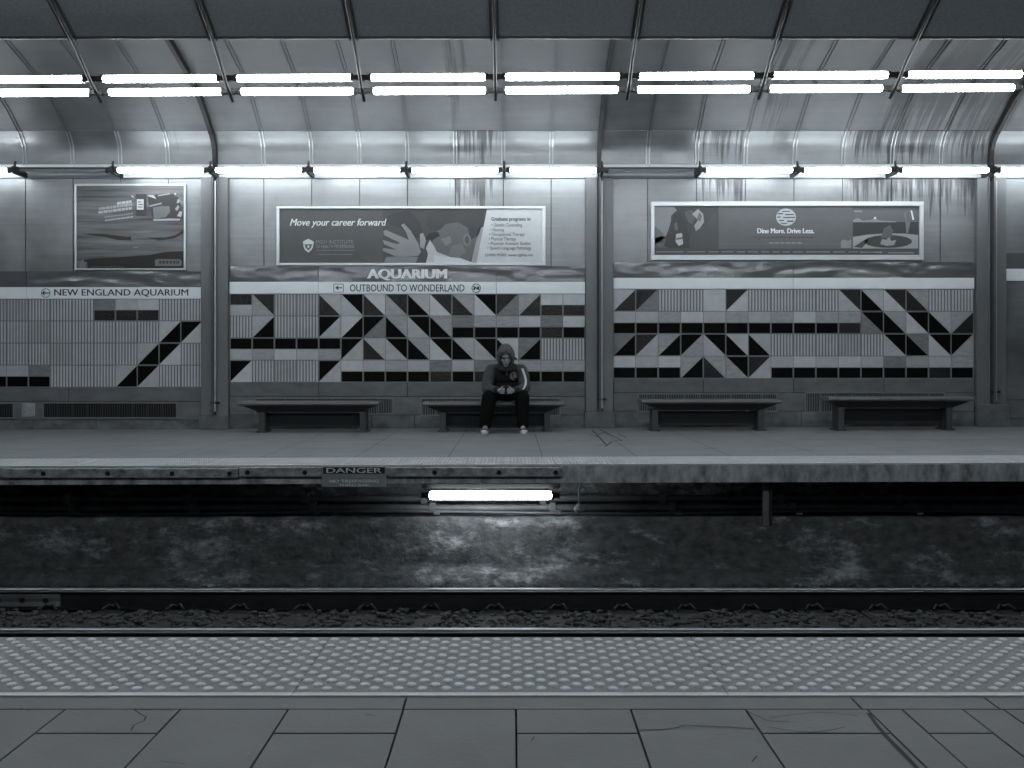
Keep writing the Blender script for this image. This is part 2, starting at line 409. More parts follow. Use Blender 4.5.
def patchy(m):
    nt = m.node_tree; b = nt.nodes['Principled BSDF']; ramp = b.inputs['Base Color'].links[0].from_node
    tc = [n for n in nt.nodes if n.type == 'TEX_COORD'][0]
    mp = nt.nodes.new('ShaderNodeMapping'); mp.inputs['Scale'].default_value = (0.9, 1, 2.0); nt.links.new(tc.outputs['Object'], mp.inputs[0])
    n = nt.nodes.new('ShaderNodeTexNoise'); n.inputs['Scale'].default_value = 1.5; n.inputs['Detail'].default_value = 12; n.inputs['Roughness'].default_value = 0.78
    nt.links.new(mp.outputs[0], n.inputs['Vector'])
    mr = nt.nodes.new('ShaderNodeMapRange'); mr.inputs[1].default_value = 0.52; mr.inputs[2].default_value = 0.66; mr.inputs[3].default_value = 0.6; mr.inputs[4].default_value = 2.6
    nt.links.new(n.outputs['Fac'], mr.inputs[0])
    vm = nt.nodes.new('ShaderNodeVectorMath'); vm.operation = 'SCALE'
    nt.links.new(ramp.outputs['Color'], vm.inputs[0]); nt.links.new(mr.outputs[0], vm.inputs['Scale']); nt.links.new(vm.outputs[0], b.inputs['Base Color'])
patchy(M_rough)
grid_wall('wall_pit', [(10.50, -0.15), (10.48, -0.555), (9.92, -0.56), (9.88, -0.61), (9.84, -1.02), (9.70, -1.06), (9.62, -1.20)], M_rough, 0.035)
mb = MB(); mb.box(XL, XR, 10.545, 10.65, -0.6, -0.1); struct(mb.build('trim_2', M_gap))
# bottom of the track pit
mb = MB(); mb.box(XL, XR, 3.2, 10.0, -1.45, -1.17); struct(mb.build('floor_track', M_bed))

# ------------------------------------------------------------------ setting: near platform with its slabs
mb = MB()
NB = 3.505                                       # near platform edge
mb.box(XL, XR, -2.2, NB, -1.4, -0.02, 1)
J = [-2.6, -2.15, -1.83, -1.52, X(66, 2.79), X(179.5, 2.78), X(288.5, 2.79), X(403.5, 2.79), X(516, 2.79), X(631, 2.78), X(746, 2.78), X(868, 2.78), X(900, 2.8), X(962, 2.79), X(1003, 2.79), 1.75, 2.2]
g = 0.0025
y_a, y_b, y_c = 2.890, 2.787, 2.607
j0 = [-2.6, -1.7, X(405, 2.84), X(850, 2.889), X(983, 2.889), 2.2]
for a, b in zip(j0[:-1], j0[1:]): mb.box(a + g, b - g, y_b + g, y_a - 0.002, -0.03, 0, 0)
for k, (a, b) in enumerate(zip(J[:-1], J[1:])):
    split = (k % 2 == 0) if k < 11 else (k in (12,))
    if split:
        mb.box(a + g, b - g, y_c + g, y_b - g, -0.03, 0, 0); mb.box(a + g, b - g, 1.95 + g, y_c - g, -0.03, -0.0012, 0)
    else:
        mb.box(a + g, b - g, 2.1 + g, y_b - g, -0.03, -0.0006, 0)
mb.box(XL, -2.6, -2.2, y_a - 0.002, -0.03, 0, 0); mb.box(2.2, XR, -2.2, y_a - 0.002, -0.03, 0, 0)
mb.box(-2.6, 2.2, -2.2, 1.95, -0.03, 0, 0)
def crack(pts, wd=0.004):
    W = [(lambda D: (X(u, D), D))(EYE * F / (v - HZ)) for u, v in pts]
    for (x0, y0), (x1, y1) in zip(W[:-1], W[1:]):
        d = Vector((x1 - x0, y1 - y0)).normalized(); p = Vector((-d.y, d.x)) * wd / 2; h = 0.0006
        mb.add([(x0 - p.x, y0 - p.y, h), (x1 - p.x, y1 - p.y, h), (x1 + p.x, y1 + p.y, h), (x0 + p.x, y0 + p.y, h)], [(0, 1, 2, 3)], 1)
crack([(134, 709.5), (140, 714), (146, 717), (144, 721), (134, 725), (131, 731)]); crack([(134, 709.5), (172, 709.5)], 0.009)
crack([(637, 732), (642, 730), (660, 730), (676, 728), (684, 725.3), (700, 726), (728, 727), (754, 729)])
crack([(745, 710), (757, 716), (768, 721), (790, 722)], 0.003); crack([(768, 727), (785, 730), (810, 732.5), (828, 731), (845, 727)], 0.003); crack([(770, 718), (790, 715), (812, 712.5), (835, 713), (858, 716)], 0.0025)
crack([(868, 713), (878, 727), (892, 742), (906, 756), (917, 768)], 0.011); crack([(365, 714), (376, 716)], 0.003)
crack([(20, 708), (30, 711)], 0.003); crack([(160, 761), (185, 764)], 0.002); crack([(752, 762), (757, 756)], 0.004); crack([(532, 741), (534, 737)], 0.003)
struct(mb.build('floor_near', [M_slab, M_joint], bevel=0.0012))

# ------------------------------------------------------------------ near tactile panels
def domes(mb, x0, x1, y0, y1, pitch, rows, r, h, z, n=10, rings=((1.0, 0.0), (0.92, 0.55), (0.70, 0.9), (0.62, 1.0)), mi=1):
    dy = (y1 - y0) / rows
    for j in range(rows):
        y = y0 + dy * (j + 0.5); x = x0 + pitch * (0.25 + 0.5 * (j % 2))
        while x < x1 - r * 0.4:
            vs = []; fs = []
            for q, (rr, hh) in enumerate(rings):
                vs += [(x + r * rr * math.cos(2 * PI * i / n), y + r * rr * math.sin(2 * PI * i / n), z + h * hh) for i in range(n)]
            for q in range(len(rings) - 1):
                fs += [(q * n + i, q * n + (i + 1) % n, (q + 1) * n + (i + 1) % n, (q + 1) * n + i) for i in range(n)]
            q = len(rings) - 1
            fs.append(tuple(q * n + i for i in range(n)))
            mb.add(vs, fs, mi, False); x += pitch
PW = 1.228
mb = MB()
mb.box(-0.619, 0.607, 2.895, NB, -0.02, 0.003, 0)
domes(mb, -0.615, 0.615, 2.93, NB - 0.02, PW / 18, 15, 0.0165, 0.0055, 0.003)
mb.prism([(-0.619, -0.01), (0.607, -0.01), (0.607, 0.004), (-0.619, 0.004)], 2.889, 2.915, 1)
p0 = mb.build('tactile_panel', [M_tact, M_tactl])
TL = ['grey tactile panel of raised domes at the left edge of the near platform', 'grey tactile panel left of centre on the near platform edge', 'grey tactile panel of domes right of the middle joint on the near platform', 'grey tactile panel at the right end of the near platform edge']
# centre panel in the photo spans the middle; its neighbours follow left and right
tag(p0, 'wide central tactile paving panel of raised domes on the near platform edge', 'tactile paving', 'tactile panels on the near platform')
for dx, lb in ((-1, 'tactile paving panel of raised domes left of the central one on the near platform edge'), (1, 'tactile paving panel of raised domes right of the central one on the near platform edge')):
    c = p0.copy(); COL.objects.link(c); c.location.x = dx * PW; c['label'] = lb

# ------------------------------------------------------------------ far tactile panels
mb = MB(); mb.box(0, 1.216, PE + 0.012, 10.03, 0.0005, 0.014, 0)
domes(mb, 0.01, 1.20, PE + 0.05, 10.0, 0.068, 18, 0.016, 0.006, 0.014, 6, ((1.0, 0), (0.6, 1.0)), 0)
f0 = mb.build('tactile_panel', [M_tactf])
k = 0; x = -5.2
while x < 5.2:
    c = f0 if k == 0 else f0.copy()
    if k: COL.objects.link(c)
    c.location = (x, 0, fz(x)); c.rotation_euler.y = -0.0035
    tag(c, 'pale tactile paving panel on the far platform edge, %s from the left' % ORD[k], 'tactile paving', 'tactile panels on the far platform edge')
    x += 1.222; k += 1

# ------------------------------------------------------------------ pillars with ribs
def pillar(i, x, u0, u1, base_v0, label):
    zb = fz(x)
    t = thing('pillar', (x, D_WALL - 0.1, zb), label, 'pillar', 'grey pillars along the wall')
    hw = (u1 - u0) / 2 * D_WALL / F
    bt = Z(base_v0, 14.6)
    b = MB(); b.box(x - hw - 0.02, x + hw + 0.02, D_WALL - 0.13, D_WALL - 0.047, zb, bt); b.build('base', M_pbase, t, bevel=0.012)
    for s in (-1, 1):
        b = MB(); a0, a1 = sorted((x + s * 0.035, x + s * hw))
        b.box(a0, a1, D_WALL - 0.09, D_WALL - 0.005, bt, 3.56); b.box(a0 if s > 0 else a1 - 0.02, a0 + 0.02 if s > 0 else a1, D_WALL - 0.115, D_WALL - 0.09, bt, 3.56)
        b.build('cladding', M_pillar, t, bevel=0.006)
    b = MB(); b.box(x - 0.03, x + 0.03, D_WALL - 0.07, D_WALL - 0.01, bt, 3.56, 0); b.box(x - 0.012, x + 0.012, D_WALL - 0.19, D_WALL - 0.07, bt, 3.56, 0)
    b.build('web', M_pillar2, t)
    b = MB(); b.tube([(x + 0.028, D_WALL - 0.15, 3.5), (x + 0.028, D_WALL - 0.15, bt + 0.05)], 0.016, 10); b.build('conduit', M_pipe, t)
    b = MB(); b.box(x - 0.03, x + 0.09, D_WALL - 0.165, D_WALL - 0.115, bt + 0.16, bt + 0.19); b.build('conduit_clamp', M_ribl, t)
    b = MB(); pr = [(D_WALL - 0.045, 3.57)] + [(y, z) for y, z in cove + vault]
    low = [(y - 0.07, z - 0.07) for y, z in pr]
    b.extr(pr + low[::-1], x - 0.028, x + 0.028, 0)
    b.build('rib', M_ribl if i != 2 else M_rib, t)
pillar(1, XP[1], 203.3, 230, 415, 'grey steel pillar left of the sign with the big station name')
pillar(2, XP[2], 585.5, 612.5, 411.5, 'grey steel pillar just right of the seated person')
pillar(3, XP[3], 974, 1003, 404, 'grey steel pillar near the right end of the wall beside the last bench')

# ------------------------------------------------------------------ sign bands
SEAM = {0: [27.5], 1: [318.6, 496.3], 2: [792.5], 3: []}
def seg_boxes(b, us, v0, v1, y0, y1):
    for a, c in zip(us[:-1], us[1:]): b.box(X(a) + 0.004, X(c) - 0.004, y0, y1, Z(v1), Z(v0), 0)
SB = D_WALL - 0.035
def circle_sign(b, cu, cv, ru, th=0.16, n=24):
    cx, cz, r = X(cu), Z(cv), ru * D_WALL / F
    for i in range(n):
        a, c = 2 * PI * i / n, 2 * PI * (i + 1) / n
        b.prism([(cx + r * math.cos(a), cz + r * math.sin(a)), (cx + r * math.cos(c), cz + r * math.sin(c)), (cx + r * (1 - th) * math.cos(c), cz + r * (1 - th) * math.sin(c)), (cx + r * (1 - th) * math.cos(a), cz + r * (1 - th) * math.sin(a))], SB - 0.003, SB, 0)
def arrow(b, u0, u1, cv, h):
    x0, x1, z = X(u0), X(u1), Z(cv); h = h * D_WALL / F; t = 0.008
    b.prism([(x0, z - t), (x1, z - t), (x1, z + t), (x0, z + t)], SB - 0.003, SB)
    for s in (-1, 1):
        b.prism([(x0 - t, z), (x0 + t * 1.6, z), (x0 + h + t * 1.6, z + s * h), (x0 + h - t, z + s * h)], SB - 0.0031, SB)
def sign(i, label):
    q = BAYS[i]; us = [q['u0']] + SEAM[i] + [q['u1']]
    if i == 0: us[0] = -110
    if i == 3: us[-1] = 1150
    t = thing('station_sign', (X(0.5 * (us[0] + us[-1])), SB, Z(q['w1'])), label, 'sign', 'sign bands along the wall')
    b = MB(); seg_boxes(b, us, q['b0'], q['b1'], SB, D_WALL - 0.002); b['x'] if False else None
    dk = b.build('dark_band', M_band, t, bevel=0.003)
    b = MB(); seg_boxes(b, us, q['b1'], q['w1'], SB, D_WALL - 0.002); wh = b.build('white_band', M_white, t, bevel=0.002)
    return t, dk, wh
t, dk, wh = sign(0, 'long sign band with a left arrow and black lettering, left of the first pillar')
text('lettering', 'NEW ENGLAND AQUARIUM', X(55.5), X(189), Z(297), Z(289.3), SB - 0.003, M_black, wh, 0, 0.012)
b = MB(); arrow(b, 43.5, 50.5, 293.2, 2.2); circle_sign(b, 46.8, 293.2, 4.6, 0.12); b.build('arrow_symbol', M_black, wh)
t, dk, wh = sign(1, 'long sign band with the large pale station name above an outbound direction line')
text('lettering', 'AQUARIUM', X(368.3), X(446.5), Z(280.5), Z(269.3), SB - 0.004, M_letter, dk, 0, 0.055)
text('lettering', 'OUTBOUND TO WONDERLAND', X(350.3), X(464.6), Z(291.7), Z(284.6), SB - 0.003, M_black, wh, 0, 0.008)
b = MB(); arrow(b, 336.5, 342.5, 288, 2)
for (a0, a1, c0, c1) in ((334, 334.6, 284, 292.5), (343.4, 344, 284, 292.5), (334, 344, 284, 284.5), (334, 344, 292, 292.5)): b.box(X(a0), X(a1), SB - 0.002, SB, Z(c1), Z(c0))
b.build('arrow_symbol', M_black, wh)
b = MB(); circle_sign(b, 476.3, 288.4, 4.6)
b.prism([(X(473.2), Z(286.8)), (X(474), Z(286)), (X(479.6), Z(289.6)), (X(479), Z(290.6))], SB - 0.003, SB); b.box(X(473.5), X(475.3), SB - 0.003, SB, Z(290.3), Z(287.8)); b.box(X(477.3), X(479.3), SB - 0.003, SB, Z(289), Z(286.8))
b.build('round_symbol', M_black, wh)
sign(2, 'blank sign band without words above the mural between the last two pillars')
sign(3, 'short blank sign band at the right edge beyond the last pillar')

# ------------------------------------------------------------------ tile murals
M_grout = mat('grout', 128, 0.8, 0, 0.1)
M_tl = [mat('glazed_tile_pale', 200, 0.42, 0, 0.08, (9, 9, 9)), mat('glazed_tile_light', 184, 0.42, 0, 0.10, (9, 9, 9)), mat('glazed_tile_mid', 166, 0.45, 0, 0.18, (9, 9, 22)), mat('glazed_tile_dull', 128, 0.5, 0, 0.22, (9, 9, 30))]
M_td = [mat('black_glazed_tile', 6, 0.6, 0, 0.5, (12, 12, 26), 0.2, 30, 0.1), mat('black_rough_tile', 10, 0.35, 0, 0.95, (22, 22, 44), 1.0, 34, 0.5)]
M_tr = mat('tile_groove', 8, 0.8, 0, 0.3, spec=0.1)
ART = {
 1: ['TbSSdbdbdbdbacBB', 'ScSSacadbdBBBBBB', 'TTTTTadbdbdbdcSS', 'aSSSaBBBBBBBBBBB'],
 2: ['caSSPaSSSSbdbdSS', 'BBBBBBBBBBBbdbdc', 'cacabddSSSSSbdba', 'BBBcdbaBBBBBBBBB'],
 0: ['SSSSSSSSSSBBBSS', 'SSSSSSSSSSSSSca', 'SSSSSSSSSSSScaS', 'BBBBBBBBSSScaSS']}
def mural(i, x0, x1, z0, z1, label):
    rng = random.Random(20 + i); rows = ART[i]; n = len(rows[0])
    t = MB(); yb = D_WALL - 0.004; yf = D_WALL - 0.022
    t.box(x0, x1, yb - 0.01, D_WALL - 0.001, z0, z1, 0)
    cw = (x1 - x0) / n; ch = (z1 - z0) / 4; gg = 0.0045
    for r, row in enumerate(rows):
        for c, k in enumerate(row):
            a, b_ = x0 + c * cw + gg, x0 + (c + 1) * cw - gg; tp, bt = z1 - r * ch - gg, z1 - (r + 1) * ch + gg
            L = 1 + rng.choice([0, 0, 1, 1, 1, 2, 2, 3]); Dk = 5 + (1 if (rng.random() < (0.7 if r == 0 else 0.1)) else 0)
            d = 0.017
            TLc, TR, BR, BL = (a, tp), (b_, tp), (b_, bt), (a, bt); mid = (tp + bt) / 2
            def light(p): t.prism(p, yf, yb, L)
            def black(p):
                cx = sum(q[0] for q in p) / len(p); cz = sum(q[1] for q in p) / len(p)
                t.prism([(cx + (q[0] - cx) * 0.95, cz + (q[1] - cz) * 0.93) for q in p], yf + 0.001, yb, Dk)
            if k == 'S':
                t.prism([TLc, TR, BR, BL], yf + 0.012, yb, 7); m = 7; s = (b_ - a) / m
                for q in range(m):
                    ww = s * 0.47; xx = a + s * (q + 0.5)
                    t.box(xx - ww / 2, xx + ww / 2, yf, yb, bt + 0.003, tp - 0.003, 1 if L < 4 else 2)
            elif k == 'P': light([TLc, TR, BR, BL])
            elif k == 'T': black([TLc, TR, (b_, mid), (a, mid)]); light([(a, mid - 0.003), (b_, mid - 0.003), BR, BL])
            elif k == 'B': light([TLc, TR, (b_, mid), (a, mid)]); black([(a, mid - 0.003), (b_, mid - 0.003), BR, BL])
            else:
                tri = {'a': ([TLc, TR, BL], [TR, BR, BL]), 'b': ([TLc, TR, BR], [TLc, BR, BL]), 'c': ([TR, BR, BL], [TLc, TR, BL]), 'd': ([TLc, BR, BL], [TLc, TR, BR])}[k]
                black(tri[0]); light(tri[1])
    o = t.build('tile_mural', [M_grout] + M_tl + M_td + [M_tr])
    return tag(o, label, 'tile mural', 'tile murals along the wall')
mural(1, X(230.3), X(585), Z(382.2), Z(293.9), 'black and pale relief tile mural of zigzags behind the seated person')
mural(2, X(613), X(973), Z(378.4), Z(289.2), 'black and pale relief tile mural with a diamond, between the two right pillars')
mural(0, X(203 - 15 * 21.75), X(203), Z(387.2), Z(298.9), 'mostly ribbed tile mural with one black diagonal at the left end')

# ------------------------------------------------------------------ grilles in the plinth
def grille(u0, u1, v0, v1, label, dark=True, cells=9):
    x0, x1, z0, z1 = X(u0), X(u1), Z(v1), Z(v0); y = D_WALL - 0.032
    t = thing('wall_grille', ((x0 + x1) / 2, y, z0), label, 'grille', 'grilles in the stone plinth')
    b = MB(); f = 0.02
    b.box(x0, x1, y - 0.012, y, z1 - f, z1); b.box(x0, x1, y - 0.012, y, z0, z0 + f); b.box(x0, x0 + f, y - 0.012, y, z0 + f, z1 - f); b.box(x1 - f, x1, y - 0.012, y, z0 + f, z1 - f)
    b.build('frame', M_grille, t, bevel=0.003)
    b = MB(); b.box(x0 + f, x1 - f, y - 0.003, y, z0 + f, z1 - f, 0)
    n = int((x1 - x0) / 0.035)
    for k in range(n):
        xx = x0 + f + (x1 - x0 - 2 * f) * (k + 0.5) / n
        b.box(xx - 0.006, xx + 0.006, y - 0.009, y - 0.003, z0 + f, z1 - f, 1)
    for k in range(1, cells): 
        xx = x0 + (x1 - x0) * k / cells; b.box(xx - 0.008, xx + 0.008, y - 0.011, y - 0.003, z0 + f, z1 - f, 1)
    b.build('louvres', [M_gap if dark else M_louver, M_louver if dark else M_stone], t)
grille(-118, 15.5, 402.5, 418.5, 'dark louvred grille cut off at the left edge of the picture')
grille(43.5, 178.5, 402, 418.5, 'dark louvred grille low in the wall left of the first pillar')
grille(255, 394, 397.5, 414.5, 'framed grille in the plinth behind the leftmost bench', False)
grille(420.5, 560.5, 397.5, 416, 'framed grille in the plinth behind the bench with the person', False)
grille(637, 777, 393, 412, 'framed grille in the plinth behind the bench right of the middle pillar', False)
grille(804, 944, 392, 413, 'framed grille in the plinth behind the rightmost bench', False)
b = MB(); b.box(X(23), X(36), D_WALL - 0.045, D_WALL - 0.028, Z(416.5), Z(403)); b.box(X(25), X(34), D_WALL - 0.05, D_WALL - 0.045, Z(415.5), Z(405))
tag(b.build('junction_box', mat('painted_plate', 150, 0.6, 0, 0.3, (14, 14, 14)), bevel=0.006), 'small pale square cover plate between the two dark grilles on the left', 'cover plate')

# ------------------------------------------------------------------ benches
def bench(label, u0, u1, vt, lg0, lg1, first=None):
    yf, yb = 13.78, 14.28
    x0, x1 = X(u0, yf), X(u1, yf); cx = (x0 + x1) / 2; zt = Z(vt, yf)
    t = thing('bench', (cx, (yf + yb) / 2, fz(cx)), label, 'bench', 'wall benches on the far platform')
    b = MB()
    nose = 0.05
    prof = [(yf, zt - 0.012), (yf + 0.02, zt), (yb, zt), (yb, zt - 0.05), (yf + 0.03, zt - 0.05), (yf, zt - 0.038)]
    n = len(prof)
    secs = [(x0, 1.0), (x0 + 0.015, 0)]
    b.extr(prof, x0, x1, 0)
    b.build('seat', M_bench, t, bevel=0.01)
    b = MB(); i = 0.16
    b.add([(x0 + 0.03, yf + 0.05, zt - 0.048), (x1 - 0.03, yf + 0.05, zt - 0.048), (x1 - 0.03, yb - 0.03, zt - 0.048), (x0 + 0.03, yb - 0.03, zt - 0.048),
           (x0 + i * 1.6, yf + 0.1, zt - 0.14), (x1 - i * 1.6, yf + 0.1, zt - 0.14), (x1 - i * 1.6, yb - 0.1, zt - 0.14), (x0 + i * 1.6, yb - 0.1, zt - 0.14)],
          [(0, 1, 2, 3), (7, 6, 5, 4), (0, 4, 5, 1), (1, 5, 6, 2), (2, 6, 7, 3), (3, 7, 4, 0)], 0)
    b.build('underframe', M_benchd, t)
    for lu in (lg0, lg1):
        lx = X(lu, 13.9); b = MB()
        b.box(lx - 0.04, lx + 0.04, yf + 0.1, yb - 0.12, fz(lx) + 0.02, zt - 0.13); b.box(lx - 0.065, lx + 0.065, yf + 0.08, yb - 0.1, fz(lx), fz(lx) + 0.022)
        b.build('leg', M_bleg, t, bevel=0.006)
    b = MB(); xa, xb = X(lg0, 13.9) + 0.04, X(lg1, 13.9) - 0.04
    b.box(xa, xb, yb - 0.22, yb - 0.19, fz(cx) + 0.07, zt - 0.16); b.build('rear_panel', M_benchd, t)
    return zt
ZS = bench('grey slab bench by the left pillar, empty, in front of a framed grille', 238, 378.5, 402, 262, 363)
ZS = bench('grey slab bench on which the hooded person is sitting', 422.5, 565, 402.5, 443, 547)
bench('empty bench just right of the middle pillar with thin dark seat edge', 642, 782, 400, 655, 761)
bench('longer empty bench at the right end by the last pillar', 829, 975, 397.5, 841, 949)

# ------------------------------------------------------------------ overhead lamps with hangers
LP = 1.362; LX0 = -0.17
def oz(x): return 0.0052 * x
def lamp(name, xa, xb, y, z, r, m, label, group, slope=0.0, sock=0.075):
    t = thing(name, ((xa + xb) / 2, y, z), label, 'lamp', group)
    b = MB(); b.capsule(xa + sock, xb - sock, y, z, r, 14); b.build('tube', m, t)
    for s, xx in ((1, xa + 0.02), (-1, xb - 0.02)):
        b = MB(); e = xx + s * (sock + 0.012); p, q = sorted((xx, e))
        b.box(p, q, y - 0.022, y + 0.022, z - 0.026, z + 0.026); b.box(*sorted((e - s * 0.03, e)), y - 0.03, y + 0.03, z - 0.036, z + 0.036)
        b.build('socket', M_socket, t, bevel=0.006)
    t.rotation_euler.y = -slope
    return t
K0, K1 = -4, 4
R_OV = 0.036
c = 0
for k in range(K0, K1):
    xa, xb = LX0 + LP * k, LX0 + LP * (k + 1); xm = (xa + xb) / 2
    lamp('fluorescent_lamp', xa, xb, 10.45, 3.835 + oz(xm), R_OV, M_tube_o, 'lit overhead fluorescent tube over the tracks, upper row, %s from the left' % ORD[c], 'overhead fluorescent tubes', 0.0052)
    lamp('fluorescent_lamp', xa, xb, 10.61, 3.742 + oz(xm), R_OV, M_tube_o, 'lit overhead fluorescent tube over the tracks, lower row, %s from the left' % ORD[c], 'overhead fluorescent tubes', 0.0052)
    c += 1
for k, side in ((K0 - 1, 'left'), (K0 - 2, 'left'), (K1, 'right'), (K1 + 1, 'right')):     # unseen tubes added past the frame to even the light
    xa, xb = LX0 + LP * k, LX0 + LP * (k + 1); xm = (xa + xb) / 2; far = 'next tube' if k in (K0 - 1, K1) else 'second tube'
    for yy, z0, row in ((10.45, 3.835, 'upper'), (10.61, 3.742, 'lower')):
        lamp('fluorescent_lamp', xa, xb, yy, z0 + oz(xm), R_OV, M_tube_o, 'unseen tube added to the overhead %s row, %s past the %s picture edge' % (row, far, side), 'overhead fluorescent tubes', 0.0052)
c = 0
for k in range(K0 + 1, K1):
    x = LX0 + LP * k; dz = oz(x)
    t = thing('lamp_hanger', (x, 9.97, 4.06), 'thin curved steel arm carrying the overhead tube ends, %s arm from the left' % ORD[c], 'lamp hanger', 'curved arms of the overhead lamps')
    path = [(x, 7.3, 4.83), (x, 8.2, 4.68), (x, 9.0, 4.455), (x, 9.53, 4.265), (x, 9.97, 4.05), (x, 10.2, 3.925 + dz), (x, 10.42, 3.775 + dz), (x, 10.66, 3.655 + dz)]
    b = MB(); b.tube(path, 0.017, 8); b.build('arm', M_ribl, t)
    b = MB()
    for (p, q) in zip(path[:4], path[1:5]):
        b.box(x - 0.05, x - 0.022, p[1], q[1], 0, 0) if False else None
    pr = [(p[1], p[2]) for p in path[:5]]
    for s in (-0.036, 0.036):
        b.extr(pr + [(y, z + 0.02) for y, z in pr][::-1], x + s - 0.008, x + s + 0.008, 0)
    b.build('ceiling_rib', M_rib, t)
    b = MB(); b.box(x - 0.03, x + 0.03, 10.43, 10.47, 3.80 + dz, 3.862 + dz); b.build('tube_bracket', M_socket, t)
    b = MB(); b.box(x - 0.03, x + 0.03, 10.59, 10.63, 3.71 + dz, 3.77 + dz); b.build('tube_bracket', M_socket, t)
    c += 1
# unseen row added over the near platform to light it and the far wall
for k in range(-5, 5):
    xa, xb = LX0 + LP * k, LX0 + LP * (k + 1)
    lamp('fluorescent_lamp', xa, xb, 2 * MID - 10.45, 3.83, R_OV, M_tube_n, 'unseen lit tube added over the near platform, %s from the left' % ORD[k + 5], 'unseen tubes added over the near platform')
# the row along the wall
WX0, WP = -0.11, 1.36; c = 0
WY, WZ = 14.27, 3.60
for k in [-6, -5, -4, -3, -2, -1, 0, 1, 2, 3, 4, 5, -7, 6]:  # the last two are unseen tubes added to brighten the wall ends
    xa, xb = WX0 + WP * k, WX0 + WP * (k + 1); off = k in (-5, 1)
    lb = {-5: 'unlit dead fluorescent tube over the poster of the left bay', 1: 'unlit dead fluorescent tube just right of the middle pillar',
          -7: 'unseen lit wall tube added past the left picture edge', 6: 'unseen lit wall tube added past the right picture edge'}.get(k, 'lit fluorescent tube along the top of the wall, %s position from the left' % ORD[c])
    t = lamp('fluorescent_lamp', xa, xb, WY, WZ, 0.036 if not off else 0.02, M_tube_off if off else M_tube_w, lb, 'fluorescent tubes along the top of the wall', 0, 0.055)
    b = MB(); b.box(xa + 0.03, xb - 0.03, WY + 0.08, WY + 0.125, WZ + 0.03, WZ + 0.058); b.build('channel', M_ribl, t, bevel=0.005)
    c += 1
c = 0
for k in range(-5, 6):
    x = WX0 + WP * k
    t = thing('lamp_bracket', (x, WY, WZ), 'dark arm bracket holding wall tube ends, %s bracket from the left' % ORD[c], 'lamp bracket', 'brackets of the wall tubes')
    b = MB(); b.extr([(WY - 0.03, WZ + 0.05), (WY + 0.1, WZ + 0.07), (D_WALL - 0.06, WZ + 0.02), (D_WALL - 0.06, WZ - 0.045), (WY + 0.05, WZ - 0.045), (WY - 0.03, WZ - 0.03)], x - 0.018, x + 0.018, 0); b.build('arm', M_socket, t, bevel=0.005)
    b = MB(); b.tube([(x, WY + 0.02, WZ + 0.04), (x, WY + 0.05, WZ + 0.13)], 0.017, 8); b.build('clamp_bolt', M_rib, t)
    c += 1

# ------------------------------------------------------------------ posters
GR = {}
def ink(g): return mat('ink_%d' % g, g, 0.5, 0, 0.05, (6, 6, 6))
class Art:
    """flat printed shapes of one poster, in layers a millimetre apart"""
    def __init__(s, y): s.y = y; s.b = MB(); s.g = []
    def mi(s, g):
        if g not in s.g: s.g.append(g)
        return s.g.index(g)
    def poly(s, pts, g, layer):
        s.b.prism([(X(u, s.y), Z(v, s.y)) for u, v in pts], s.y - 0.0012 * layer, s.y, s.mi(g))
    def rect(s, u0, u1, v0, v1, g, layer): s.poly([(u0, v0), (u1, v0), (u1, v1), (u0, v1)], g, layer)
    def oval(s, cu, cv, ru, rv, g, layer, n=20): s.poly([(cu + ru * math.cos(2 * PI * i / n), cv + rv * math.sin(2 * PI * i / n)) for i in range(n)], g, layer)
    def build(s, name, parent): return s.b.build(name, [ink(g) for g in s.g], parent)
def frame(t, u0, u1, v0, v1, fl, fr, ft, fb, y, dep=0.05):
    b = MB(); x0, x1, z0, z1 = X(u0), X(u1), Z(v1), Z(v0); k = D_WALL / F
    b.box(x0, x1, y - dep, y, z1 - ft * k, z1); b.box(x0, x1, y - dep, y, z0, z0 + fb * k)
    b.box(x0, x0 + fl * k, y - dep, y, z0 + fb * k, z1 - ft * k); b.box(x1 - fr * k, x1, y - dep, y, z0 + fb * k, z1 - ft * k)
    b.build('frame', M_frame, t, bevel=0.006)
PY = D_WALL - 0.025
# poster of the middle bay
t = thing('poster', (X(411), PY, Z(265.5)), 'wide framed advertising poster with a face and a hand, above the large station name', 'poster', 'framed posters on the wall')
frame(t, 277, 545.5, 206.8, 265.8, 3.2, 3.4, 2.4, 2.6, D_WALL - 0.002)
a = Art(PY); a.rect(280, 542.5, 209, 263.4, 78, 0.2); po = a.build('poster_print', t)
a = Art(PY)
a.rect(383, 490, 209.3, 263.2, 66, 1)
a.poly([(383, 222), (392, 213), (410, 211), (420, 222), (424, 240), (412, 236), (400, 228)], 52, 2)
a.poly([(432, 263), (430, 246), (436, 236), (438, 224), (444, 216), (455, 211), (470, 210), (478, 214), (480, 230), (476, 250), (468, 263)], 96, 2)      # face
a.poly([(426, 226), (428, 214), (438, 209.5), (484, 209.5), (484, 220), (478, 236), (470, 240), (468, 228), (458, 222), (446, 224), (440, 230), (434, 232)], 58, 3)  # hair
a.poly([(429, 233), (438, 232), (440, 236), (432, 240), (425, 240)], 28, 4)                                                       # eyepiece
a.poly([(441, 239), (450, 236), (452, 242), (446, 246)], 120, 4)
a.oval(467, 240, 4, 6, 116, 4); a.oval(467, 240, 2.2, 4, 80, 5)
a.poly([(452, 246), (462, 243), (466, 252), (458, 258), (448, 256)], 112, 3)
a.poly([(383.5, 231), (386, 230), (400, 236), (409, 240), (406, 232), (401, 225), (404, 223.5), (411, 231), (418, 243), (421, 252), (418, 256), (405, 256), (395, 256), (383, 251), (383, 248), (397, 250), (384, 244), (383, 240), (397, 244), (400, 243), (384, 235)], 138, 4)  # hand
